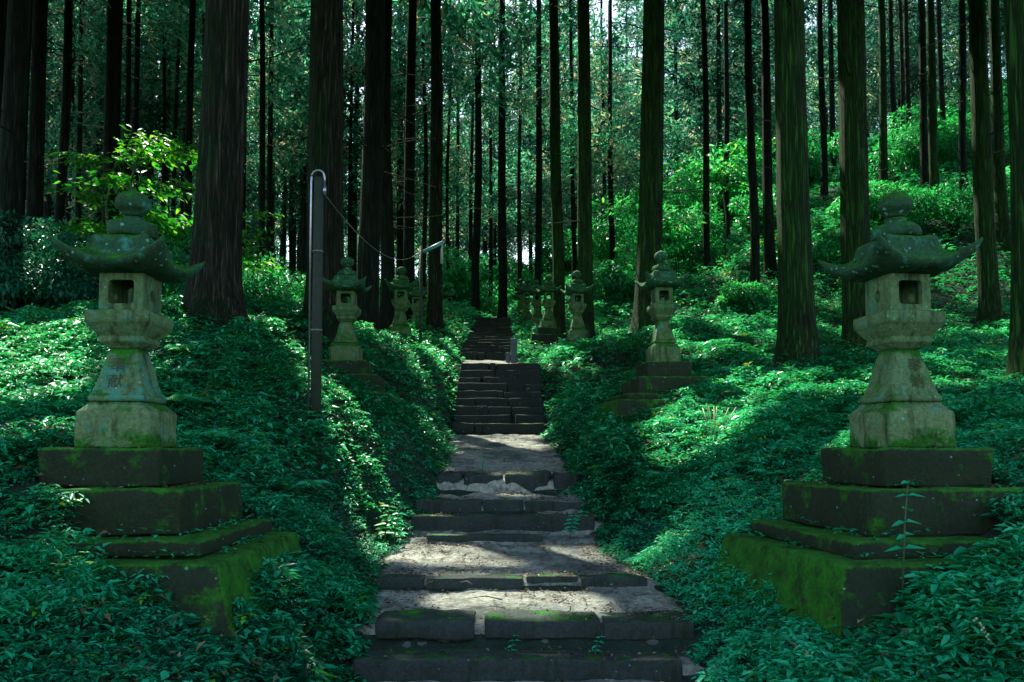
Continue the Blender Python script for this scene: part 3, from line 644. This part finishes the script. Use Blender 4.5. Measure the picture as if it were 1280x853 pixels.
# unseen trees added beside the view to shade the floor
for i, (x, y) in enumerate([(-13, 13), (-9.5, 9), (-17, 19), (-21, 26), (-16, 9), (12, 12), (15, 17), (20, 24), (-12.5, 18.8), (-25, 34), (26, 33), (-7, 4.5)]):
    tree(x, y, .5, 26, 11, 6.5, 15000, 'bark_dark', (0, 0), 'tall unseen cedar added to shade the path floor', 'unseen cedars added for shade', tw=(0, 1), seed=200+i, Lr=(.35, .8), wr=.4); pos.append((x, y))
# the wood behind: shared meshes
var = []
for s in range(6):
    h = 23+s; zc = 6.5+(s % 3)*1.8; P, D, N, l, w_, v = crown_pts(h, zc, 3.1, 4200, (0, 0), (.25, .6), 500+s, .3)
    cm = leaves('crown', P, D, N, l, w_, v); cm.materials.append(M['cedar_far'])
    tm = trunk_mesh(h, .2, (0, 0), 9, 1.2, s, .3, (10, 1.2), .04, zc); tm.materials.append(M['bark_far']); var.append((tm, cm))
g = np.random.default_rng(5); cnt = 0; tries = 0
GAPS = [px(850, 230, 33), px(905, 200, 42), px(1150, 230, 38), px(790, 260, 42), px(330, 350, 22), px(350, 370, 30), px(1100, 330, 30), px(1000, 300, 33), px(680, 360, 45), px(600, 350, 48), px(900, 90, 38), px(1200, 300, 28), px(960, 330, 30), px(740, 330, 36), px(1050, 250, 40)]
GAPUV = [(uv(np.array(p)), 1.7) for p in GAPS]
def blocked(x, y):
    z = Hs(x, y)
    for p in GAPS:
        dx, dy = x-p[0], y-p[1]; ca = np.array([SUN[0], SUN[1]])/math.hypot(SUN[0], SUN[1]); al = dx*ca[0]+dy*ca[1]; pe = dx*ca[1]-dy*ca[0]
        if 2 < al < 26 and abs(pe) < 2.6 and p[2]+al*math.tan(EL) > z+4: return True
    return False
while cnt < 215 and tries < 12000:
    tries += 1; y = 42+75*g.random()**1.1; x = (g.random()*1.5-.75)*y
    md = 2.4 if y < 65 else 3.1
    if any((x-a)**2+(y-b_)**2 < md*md for a, b_ in pos): continue
    if blocked(x, y): continue
    pos.append((x, y)); tm, cm = var[cnt % 6]
    t = thing('cedar_tree', (x, y, Hs(x, y)-.2), 'one of the many slender cedars in the distant wood', 'tree', 'slender cedars of the distant wood', g.random()*6.28)
    s = .85+.35*g.random(); t.scale = (s, s, s)
    o1 = bpy.data.objects.new('trunk', tm); COL.objects.link(o1); o1.parent = t
    o2 = bpy.data.objects.new('crown', cm); COL.objects.link(o2); o2.parent = t
    cnt += 1

for (p, r), (x_, y_) in zip(FLECK, [(0, 0)]*len(FLECK)):
    for q in TR:
        bx, by, lean = (q[0]-640)/1000*q[1], q[1], q[3]
        dx, dy = bx-p[0], by-p[1]; az = np.array([SUN[0], SUN[1]])/math.hypot(SUN[0], SUN[1]); al = dx*az[0]+dy*az[1]; pe = dx*az[1]-dy*az[0]
        if DEBUG and al > 0 and abs(pe) < q[2]/2+.1 and al*math.tan(EL) < 24: print('BLOCK', [round(640+1000*p[0]/p[1]), round(560-1000*p[2]/p[1])], 'by', q[0], q[1], round(pe, 2))
# ------------------------------------------------------------------ shrubs
def shrub_mesh(n, rx, ry, rz, L, seed, flat=.4, wr=.5, blobs=14):
    g = np.random.default_rng(seed); c = g.normal(0, .42, (blobs, 3))*np.array([rx, ry, rz*.7]); c[:, 2] = abs(c[:, 2])+rz*.35
    i = g.integers(0, blobs, n); d = nrm(g.normal(0, 1, (n, 3))); R_ = (.28+.25*g.random(blobs))[i]*(.55+.5*g.random(n)**.5)
    P = c[i]+d*R_[:, None]*np.array([rx, ry, rz*flat]); D = d+g.normal(0, .5, (n, 3)); D[:, 2] -= .25
    N = d*.6+np.array([0, 0, 1.])+g.normal(0, .35, (n, 3)); l = L*g.uniform(.6, 1.3, n)
    v = g.random(n)*.75+.3*vn3(P[:, 0]*2, P[:, 1]*2, P[:, 2]*2, seed)-.05
    ok = P[:, 2] > .02
    return leaves('foliage', P[ok], D[ok], N[ok], l[ok], l[ok]*wr, np.clip(v[ok], 0, 1)), c
def shrub(x, y, rx, rz, n, L, mk, lbl, grp=None, seed=0, name='leafy_shrub', lift=0, flat=.45, cat='shrub'):
    z = Hs(x, y)-.1; t = thing(name, (x, y, z), lbl, cat, grp)
    fm, c = shrub_mesh(n, rx, rx*.9, rz, L, seed, flat); fo = link('foliage', fm, M[mk], t); fo.location.z = lift
    bm = bmesh.new()
    for q in c[:9]: tube(bm, [(0, 0, -.1), (q[0]*.3, q[1]*.3, (q[2]+lift)*.5), (q[0], q[1], q[2]+lift)], [.03, .02, .008], 5)
    bm_obj('stem', bm, M['stem'], t); return t
k = 300
for (p, d, rx, rz, mk, lbl) in [(20, 15, 1.5, 1.9, 'darkshrub', 'dark glossy shrub at the left edge, lowest of the left thicket'), (85, 16, 1.4, 1.7, 'darkshrub', 'dark shrub left of the near left lantern roof'),
     (200, 16, 1.3, 1.7, 'shrub', 'green shrub between the left lantern finial and the leaning cedar'), (55, 22, 2.0, 2.3, 'darkshrub', 'tall dark shrub at the back of the left thicket'), (170, 24, 2., 2.4, 'shrub', 'light-speckled shrub behind the left lantern finial'),
     (325, 22, 1.3, 1.6, 'shrub', 'bright shrub between the two thick left cedars'), (350, 30, 1.6, 1.6, 'shrub', 'sunlit low shrub left of the wooden post'),
     (770, 30, 1.5, 1.8, 'shrub', 'shrub on the slope left of the thick cedar behind the second right lantern'), (850, 33, 2.4, 3.0, 'shrub', 'large leafy shrub on the slope right of the thick cedar'), (900, 42, 3.4, 4.2, 'shrub', 'tallest bright green shrub high on the right slope'),
     (780, 42, 3.0, 4.0, 'shrub', 'pale green shrub high above the path on the right'), (1150, 38, 2.6, 2.6, 'shrub', 'rounded bright shrub behind the right lantern finial'), (1200, 28, 1.7, 1.9, 'shrub', 'shrub to the right of the near right lantern roof'),
     (1100, 30, 1.6, 1.6, 'shrub', 'low shrub behind the right lantern'), (960, 34, 2.0, 2.2, 'shrub', 'shrub behind the two slender slope cedars'), (1040, 27, 1.2, 1.2, 'shrub', 'small shrub between the two thick right cedars'), (1225, 38, 2.4, 2.6, 'shrub', 'shrub near the right edge high on the slope'), (930, 24, .9, .9, 'shrub', 'small dark shrub at the foot of the slope cedars')]:
    shrub((p-640)/1000*d, d, rx, rz, 5500 if d < 30 else 7000, .10 if d < 20 else .004*d+.02, mk, lbl, None, k); k += 1
g = np.random.default_rng(8); base = None
vs_ = []
for s in range(4):
    fm, c = shrub_mesh(4200, 2.4, 2.2, 2.6, .26, 900+s, .5); fm.materials.append(M['shrub']); vs_.append(fm)
for i in range(70):
    y = 40+48*g.random(); x = (g.random()*1.36-.68)*y
    if abs(x+.8) < 1.8 and y < 48: continue
    t = thing('leafy_shrub', (x, y, Hs(x, y)-.15), 'leafy shrub of the understorey far between the cedar trunks', 'shrub', 'understorey shrubs far between the trunks', g.random()*6.28)
    s = .7+.6*g.random(); t.scale = (s, s, s*(.8+.5*g.random())); o = bpy.data.objects.new('foliage', vs_[i % 4]); COL.objects.link(o); o.parent = t
for i in range(34):
    y = 66+42*g.random(); x = (g.random()*.34-.2)*y
    t = thing('leafy_shrub', (x, y, Hs(x, y)-.15), 'leafy shrub of the understorey far between the cedar trunks', 'shrub', 'understorey shrubs far between the trunks', g.random()*6.28)
    s = 1.1+.7*g.random(); t.scale = (s, s, s*1.25); o = bpy.data.objects.new('foliage', vs_[i % 4]); COL.objects.link(o); o.parent = t
# sunlit young broadleaf on the left: layered sprays on thin stem
def sapling(x, y, htop, n, L, spread, lbl, seed, nl=9, mk='sapling'):
    z = Hs(x, y)-.1; t = thing('young_broadleaf_tree', (x, y, z), lbl, 'tree'); g = np.random.default_rng(seed); bm = bmesh.new()
    tube(bm, [(0, 0, -.1), (.08, 0, htop*.4), (-.05, .1, htop*.75), (.1, .1, htop)], [.035, .028, .02, .008], 6); Ps = []; Ds = []
    for b_ in range(nl):
        a = g.random()*6.28; zb = htop*(.5+.48*g.random()); Lb = spread*(.5+.6*g.random()); e = np.array([math.cos(a)*Lb, math.sin(a)*Lb*.7, Lb*.1])
        tube(bm, [(0, 0, zb-.2), tuple(e*.5+np.array([0, 0, zb])), tuple(e+np.array([0, 0, zb-.05]))], [.014, .01, .004], 5)
        m_ = n//nl; tt = .2+.8*g.random(m_); P = e*tt[:, None]+np.array([0, 0, zb])+g.normal(0, 1, (m_, 3))*np.array([.28, .28, .05])*Lb*.7
        Ps.append(P); Ds.append(g.normal(0, 1, (m_, 3))*np.array([1, 1, .25])+e/Lb+np.array([0, 0, -.3]))
    P = np.concatenate(Ps); D = np.concatenate(Ds); m_ = len(P); l = L*g.uniform(.6, 1.3, m_)
    bm_obj('trunk', bm, M['stem'], t); link('foliage', leaves('foliage', P, D, np.tile([0, 0, 1.], (m_, 1))+g.normal(0, .25, (m_, 3)), l, l*.5, g.random(m_), True), M[mk], t)
# a few cedars with low, full crowns
for i, (p, d, lbl) in enumerate([(912, 38, 'cedar with a low full pale-green crown above the right slope'), (765, 40, 'cedar with a low dark teal crown right of the mossy trunks'), (330, 36, 'cedar with a low bluish crown between the thick left cedars'), (75, 40, 'cedar with a low dark crown at the upper left'), (500, 44, 'cedar with low drooping crown left of the staircase axis'), (590, 50, 'cedar with a low crown beyond the top of the staircase'), (850, 46, 'dark low-crowned cedar left of the pale-green crown'), (220, 44, 'low-crowned cedar behind the slim left trunks'), (650, 62, 'low-crowned cedar far up the axis of the path'), (545, 58, 'low-crowned cedar far off left of the path axis'), (700, 56, 'low-crowned cedar far off right of the path axis')]):
    tree((p-640)/1000*d, d, .3, 23, 5.5+(i % 3), 3.3, 9000, 'bark_dark', (0, 0), lbl, None, tw=(10, 1), near=True, seg=12, seed=400+i, Lr=(.2, .5))
sapling(-5.9, 12.2, 3.0, 1000, .13, 1.5, 'young broadleaf tree with sunlit yellow-green leaves above the left lantern', 41)
sapling(-6.9, 13.4, 2.9, 700, .13, 1.4, 'shaded young broadleaf tree left of the sunlit one', 42)
sapling(-4.9, 13.8, 2.4, 600, .12, 1.0, 'young broadleaf tree whose leaves reach the leaning cedar', 43)
sapling(5.2, 30, 4.6, 1600, .22, 2.0, 'young broadleaf tree with layered sprays on the right slope', 44, mk='shrub')
sapling(8.6, 32, 5., 1600, .22, 2.2, 'young broadleaf tree highest on the right slope between slim trunks', 45, mk='shrub')

# ------------------------------------------------------------------ ground cover (leaf-sized faces, finer near the viewer)
def infoot(x, y, cx, cy, hw, rz, y0=-1., y1=.75):
    c, s = math.cos(rz), math.sin(rz); a = (x-cx)*c+(y-cy)*s; b_ = -(x-cx)*s+(y-cy)*c
    return (abs(a) < hw) & (b_ > y0*hw) & (b_ < y1*hw)
def cover(name, n, r0, r1, sgn, Lf, seed, fine, hmax):
    g = np.random.default_rng(seed)
    r = r0*(r1/r0)**g.random(n) if r1/r0 > 1.5 else np.sqrt(r0*r0+(r1*r1-r0*r0)*g.random(n)); th = (g.random(n)*.80)*sgn
    x = r*np.sin(th); y = r*np.cos(th)
    ed = abs(x-pc(y))-pw(y); rag = .16*fbm(x*2.2, y*2.2, 51)+.02
    ok = (ed > rag)
    zz = H(x, y)
    for cx_, cy_, rz_ in ((-2.69, 5.6, math.radians(1)), (2.73, 5.62, math.radians(7))):
        ok &= ~(infoot(x, y, cx_, cy_, 1.03, rz_) & (zz < -.56)); ok &= ~(infoot(x, y, cx_, cy_, .63, rz_, -1, 1) & (zz < -.26)); ok &= ~infoot(x, y, cx_, cy_, .42, rz_, -1, 1)
    for a, b_ in pos[:22]: ok &= ((x-a)**2+(y-b_)**2) > .2
    x = x[ok]; y = y[ok]; r = r[ok]; ed = ed[ok]; m_ = len(x)
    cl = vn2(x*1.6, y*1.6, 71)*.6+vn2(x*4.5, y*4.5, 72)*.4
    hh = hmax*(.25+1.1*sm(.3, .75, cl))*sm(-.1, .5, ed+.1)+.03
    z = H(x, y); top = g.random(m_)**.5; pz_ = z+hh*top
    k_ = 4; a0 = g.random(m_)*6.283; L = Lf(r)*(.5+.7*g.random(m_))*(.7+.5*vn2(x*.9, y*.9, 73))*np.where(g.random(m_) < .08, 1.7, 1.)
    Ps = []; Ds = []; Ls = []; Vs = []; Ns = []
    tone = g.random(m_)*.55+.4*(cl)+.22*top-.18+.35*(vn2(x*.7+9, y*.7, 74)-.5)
    yel = g.random(m_) > .985
    for q in range(k_):
        a = a0+q*6.283/k_+g.normal(0, .3, m_); el = g.normal(.12, .3, m_)
        D = np.stack([np.cos(a)*np.cos(el), np.sin(a)*np.cos(el), np.sin(el)], 1)
        l = L*g.uniform(.7, 1.2, m_)
        Ps.append(np.stack([x, y, pz_], 1)+D*(l*.12)[:, None]); Ds.append(D); Ls.append(l); Vs.append(np.clip(np.where(yel, 1, np.minimum(tone+g.normal(0, .08, m_), .95)), 0, 1))
        Ns.append(np.stack([g.normal(0, .25, m_), g.normal(0, .25, m_), np.ones(m_)], 1))
    P = np.concatenate(Ps); L = np.concatenate(Ls)
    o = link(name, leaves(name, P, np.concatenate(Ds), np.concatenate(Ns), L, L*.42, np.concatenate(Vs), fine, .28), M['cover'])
    return o
for sgn, side in ((-1, 'left'), (1, 'right')):
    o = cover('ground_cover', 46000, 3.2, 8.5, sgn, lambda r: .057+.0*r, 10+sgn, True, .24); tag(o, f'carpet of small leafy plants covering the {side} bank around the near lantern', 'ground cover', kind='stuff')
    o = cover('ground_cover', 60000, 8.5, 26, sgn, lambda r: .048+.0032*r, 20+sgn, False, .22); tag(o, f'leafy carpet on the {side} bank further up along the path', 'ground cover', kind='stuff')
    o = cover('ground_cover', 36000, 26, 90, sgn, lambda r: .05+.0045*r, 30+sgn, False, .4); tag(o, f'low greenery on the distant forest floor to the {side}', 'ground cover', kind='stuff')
def fern(x, y, s, lbl, seed):
    z = Hs(x, y)+.02; t = thing('fern', (x, y, z), lbl, 'fern', 'ferns growing out of the ground cover', seed*1.3); g_ = np.random.default_rng(seed); Ps = []; Ds = []; ll = []; bm = bmesh.new()
    for f in range(9):
        a = f*.698+g_.random()*.4; L = s*(.7+.5*g_.random()); d = np.array([math.cos(a), math.sin(a)]); q = np.linspace(0, 1, 16)
        C = np.stack([d[0]*L*q, d[1]*L*q, L*(.95*q-.85*q*q)+.04], 1); tube(bm, C[::5], .003, 3, False)
        for i in range(1, 16):
            for sd in (-1, 1):
                Ps.append(C[i]); Ds.append([-d[1]*sd+d[0]*.45, d[0]*sd+d[1]*.45, -.15]); ll.append(L*.30*math.sin(math.pi*(.12+.86*q[i]))+.01)
    bm_obj('stem', bm, M['stem'], t); l = np.array(ll); n_ = len(l)
    link('frond', leaves('frond', np.array(Ps), np.array(Ds), np.tile([0, 0, 1.], (n_, 1)), l, l*.26, .45+.5*g_.random(n_), False, .15), M['cover'], t)
_r = random.Random(12); kf = 0
while kf < 22:
    y_ = _r.uniform(4.6, 13); x_ = _r.uniform(-.6, .6)*y_
    if abs(x_-float(pc(y_))) < 1.5 or (abs(abs(x_)-2.7) < 1.15 and 4.3 < y_ < 6.8): continue
    fern(x_, y_, _r.uniform(.22, .42), 'small fern rising out of the leafy ground cover on the bank', kf+1); kf += 1
g = np.random.default_rng(31); n = 5000; r_ = 3.6+12*g.random(n)**1.2; th = (g.random(n)*2-1)*.7; x = r_*np.sin(th); y = r_*np.cos(th); kk = abs(x-pc(y)) > pw(y)+.1; x = x[kk]; y = y[kk]; n = len(x); a = g.random(n)*6.28
P = np.stack([x, y, H(x, y)+.05+.2*g.random(n)], 1); D = np.stack([np.cos(a), np.sin(a), g.normal(0, .3, n)], 1); l = g.uniform(.03, .08, n)
tag(link('dead_leaves', leaves('dead_leaves', P, D, np.stack([g.normal(0, .4, n), g.normal(0, .4, n), np.ones(n)], 1), l, l*.4, g.random(n)), M['litter']), 'dead brown leaves caught in the ground cover of both banks', 'fallen leaves', kind='stuff')
# small weeds and litter settled on the ledges of the two near plinths
g = np.random.default_rng(91)
for (lx, ly, lr, side) in ((-2.69, 5.6, math.radians(1), 'left'), (2.73, 5.62, math.radians(7), 'right')):
    A = []
    for (hw, inner, z, nn) in ((.97, .84, -.655, 900), (.80, .62, -.55, 500), (.56, .41, -.255, 420), (.38, .27, 0., 160), (1.0, .9, -.66, 400)):
        a = (g.random(nn)*2-1)*hw; b_ = (g.random(nn)*2-1)*hw; q = ((abs(a) > inner) | (b_ < -inner)) & (b_ < .7) & (vn2(a*5+z*9+lx, b_*5, 95) > .5)
        if side == 'left': q &= ~((z == -.255) & (a < -.2))
        A.append(np.stack([a[q], b_[q], np.full(q.sum(), z+.006)], 1))
    A = np.concatenate(A); c, s_ = math.cos(lr), math.sin(lr); P = np.stack([lx+A[:, 0]*c-A[:, 1]*s_, ly+A[:, 0]*s_+A[:, 1]*c, A[:, 2]], 1)
    n = len(P)//2; P1 = np.repeat(P[:n], 4, 0); m_ = len(P1); a = g.random(m_)*6.28; h_ = np.repeat(g.random(n)*.05, 4); P1[:, 2] += h_
    l = g.uniform(.018, .045, m_)
    tag(link('creeping_weeds', leaves('creeping_weeds', P1, np.stack([np.cos(a), np.sin(a), g.normal(.25, .25, m_)], 1), np.tile([0, 0, 1.], (m_, 1)), l, l*.45, g.random(m_)*.9, True), M['cover']), f'tiny creeping weeds rooted on the ledges of the near {side} lantern plinth', 'weeds', kind='stuff')
    P2 = P[n:]; m_ = len(P2); a = g.random(m_)*6.28; l = g.uniform(.02, .05, m_)
    tag(link('ledge_litter', leaves('ledge_litter', P2, np.stack([np.cos(a), np.sin(a), g.normal(0, .1, m_)], 1), np.stack([g.normal(0, .3, m_), g.normal(0, .3, m_), np.ones(m_)], 1), l, l*.4, g.random(m_)), M['litter']), f'dead leaves lying on the ledges of the near {side} lantern plinth', 'fallen leaves', kind='stuff')
# fallen leaves and twigs on the path
g = np.random.default_rng(3); n = 11000; y = np.concatenate([5.0+6*g.random(n*3//4), 11+9*g.random(n//4)]); n = len(y); x = pc(y)+(g.random(n)*2-1)*pw(y)*1.1
kk = (vn2(x*2.5, y*2.5, 33)*.6+vn2(x*9, y*9, 34)*.4 > .55) | (g.random(n) < .1); x = x[kk]; y = y[kk]; n = len(x); a = g.random(n)*6.28
P = np.stack([x, y, pz(y)-.022+.03*fbm(x*1.7, y*1.7, 21)+.05*sm(.3, .8, fbm(x*.9, y*.9, 31))+.012+.012*g.random(n)], 1); D = np.stack([np.cos(a), np.sin(a), g.normal(0, .15, n)], 1); l = g.uniform(.012, .045, n)
for (ya, yb, zt) in ((5.36, 5.64, -1.385), (5.66, 5.98, -1.2), (6.66, 6.8, -1.055), (8.92, 9.18, -.757), (9.52, 9.83, -.632), (10.5, 10.88, -.33)):
    q = (y > ya-.06) & (y < yb+.02); P[q, 2] = np.maximum(P[q, 2], zt+.012+.01*g.random(q.sum()))
tag(link('leaf_litter', leaves('leaf_litter', P, D, np.stack([g.normal(0, .4, n), g.normal(0, .4, n), np.ones(n)], 1), l, l*.4, g.random(n)), M['litter']), 'scattered brown fallen leaves and needles on the earth path', 'fallen leaves', kind='stuff')
g = random.Random(4)
for i in range(16):
    y = g.uniform(5.8, 10.4); x = float(pc(y))+g.uniform(-.9, .9); a = g.uniform(0, 3.1); L = g.uniform(.1, .3); z = float(pz(y))+.035
    bm = bmesh.new(); tube(bm, [(x, y, z), (x+math.cos(a)*L*.5, y+math.sin(a)*L*.5, z+.02), (x+math.cos(a+.3)*L, y+math.sin(a+.3)*L, z+.01)], [.006, .005, .002], 5)
    tag(bm_obj('fallen_twig', bm, M['deadwood']), 'thin dead twig lying on the earth path', 'twig', 'twigs fallen on the path')

# ------------------------------------------------------------------ post, conduit, cable, lamp pole
zp = Hs(-2.21, 9)-.1
t = thing('wooden_post', (-2.21, 9, zp), 'tall weathered wooden post with a hooked metal conduit beside the left bank path', 'post'); hp = 3.08-zp
bm = bmesh.new(); tube(bm, [(0, 0, -.3), (0, 0, hp*.5), (.005, 0, hp)], [.062, .058, .053], 20); bm_obj('shaft', bm, M['wood'], t)
bm = bmesh.new(); A = [(-.078, -.02, .1), (-.078, -.02, hp-.05)]+[(-.078+.075-math.cos(q*math.pi/8)*.075, -.02, hp+.01+math.sin(q*math.pi/8)*.075) for q in range(0, 9)]+[(.072, -.02, hp-.12)]
tube(bm, A, .012, 10)
tube(bm, [(.075, -.03, hp-.10), (.075, -.03, hp-.2)], [.024, .02], 10); bm_obj('conduit', bm, M['metal'], t)
for q in (1.1, 2.0):
    bm = bmesh.new(); tube(bm, [(0, 0, q), (0, 0, q+.018)], .064, 20); bm_obj('strap', bm, M['cable'], t)
x2, y2 = -2.3, 20.; zg = Hs(x2, y2)-.1
t = thing('lamp_pole', (x2, y2, zg), 'thin pole carrying a tilted pale-blue lamp tube between the cedars', 'street lamp')
bm = bmesh.new(); tube(bm, [(0, 0, 0), (0, 0, 5.08-zg)], [.04, .035], 10); bm_obj('pole', bm, M['wood'], t)
bm = bmesh.new(); tube(bm, [(.06, 0, 4.95-zg), (.56, -.05, 5.18-zg)], .045, 10); tube(bm, [(-.02, 0, 4.92-zg), (.1, 0, 4.97-zg)], .02, 6); bm_obj('lamp_tube', bm, M['lampwhite'], t)
bm = bmesh.new(); tube(bm, [(.54, -.05, 5.12-zg), (.53, -.05, 4.64-zg)], [.025, .04], 8); bm_obj('hanging_cover', bm, M['tubewhite'], t)
bm = bmesh.new(); c0 = Vector((-2.13, 8.97, 2.88)); c1 = Vector((x2, y2, 5.0)); P = []
for i in range(25):
    s = i/24; q = c0.lerp(c1, s); q.z -= .85*4*s*(1-s)*.55; P.append(q)
tube(bm, P, .006, 6); tag(bm_obj('overhead_cable', bm, M['cable']), 'thin cable sagging from the wooden post to the lamp pole', 'cable')

# ------------------------------------------------------------------ single plants near the viewer
def stemplant(x, y, z, h, pairs, L, lbl, mk='cover', lean=.05, name='leafy_plant', seed=0):
    t = thing(name, (x, y, z), lbl, 'plant'); R = random.Random(seed); bm = bmesh.new(); tube(bm, [(0, 0, -.1), (lean*.4, 0, h*.5), (lean, .01, h)], [.006, .005, .003], 6); bm_obj('stem', bm, M['stem'], t)
    P = []; D = []; l = []
    for i in range(pairs):
        zz = h*(.25+.73*i/(pairs-1)); a = R.uniform(-.4, .4)+(i % 2)*.9
        for s in (0, math.pi): P.append((lean*zz/h, 0, zz)); D.append((math.cos(a+s), math.sin(a+s)*.6, R.uniform(-.1, .25))); l.append(L*R.uniform(.75, 1.15)*(1.1-.4*i/pairs))
    l = np.array(l); n = len(l)
    link('foliage', leaves('foliage', np.array(P), np.array(D), np.tile([.1, -.3, 1.], (n, 1)), l, l*.5, np.full(n, .6), True, .2), M[mk], t)
stemplant(2.15, 4.45, -.68, .5, 6, .10, 'upright leafy sapling stem in front of the right lantern plinth', seed=1)
stemplant(-1.3, 8.2, -.95, .36, 7, .13, 'bright yellow-green plant at the left edge of the sunlit path', 'sapling', seed=2)
stemplant(-1.22, 8.3, -.95, .28, 5, .12, 'low arching plant beside the bright plant at the left path edge', seed=5)
stemplant(.62, 8.7, -.95, .22, 5, .1, 'small leafy plant at the right end of the close steps', seed=3)
stemplant(.75, 8.9, -.9, .2, 4, .1, 'small plant tucked behind the right end of the close steps', seed=8)
stemplant(-.42, 11.0, -.4, .3, 5, .09, 'pale small sprig on the left edge of the shaded landing', seed=4)
stemplant(-.02, 5.55, -1.42, .14, 4, .05, 'tiny green weed growing from the second step joint', seed=6)
stemplant(.55, 5.5, -1.4, .12, 4, .05, 'tiny weed under the right slab of the second step', seed=7)
g = random.Random(6)
t = thing('flower_spike', (2.32, 3.85, -1.05), 'thin pale flower spike in the lower right corner', 'plant'); bm = bmesh.new(); tube(bm, [(0, 0, -.1), (-.02, 0, .1), (-.12, 0, .24)], [.004, .003, .002], 5); bm_obj('stem', bm, M['stem'], t)
bm = bmesh.new()
for i in range(14): bmesh.ops.create_icosphere(bm, subdivisions=1, radius=.007, matrix=Matrix.Translation((-.02-.1*i/13+g.uniform(-.01, .01), g.uniform(-.01, .01), .1+.14*i/13)))
bm_obj('blossom', bm, M['flower'], t)
t = thing('grass_tuft', (2.5, 9.9, Hs(2.5, 9.9)), 'tuft of pale grass spikes in the sunlit patch on the right bank', 'grass tuft'); bm = bmesh.new()
for i in range(12):
    a = g.uniform(0, 6.28); q = g.uniform(.0, .12); tube(bm, [(math.cos(a)*q, math.sin(a)*q, 0), (math.cos(a)*q*1.5, math.sin(a)*q*1.5, .3), (math.cos(a)*q*2.5, math.sin(a)*q*2.5, g.uniform(.4, .55))], [.004, .004, .008], 5)
bm_obj('blades', bm, M['blade'], t)
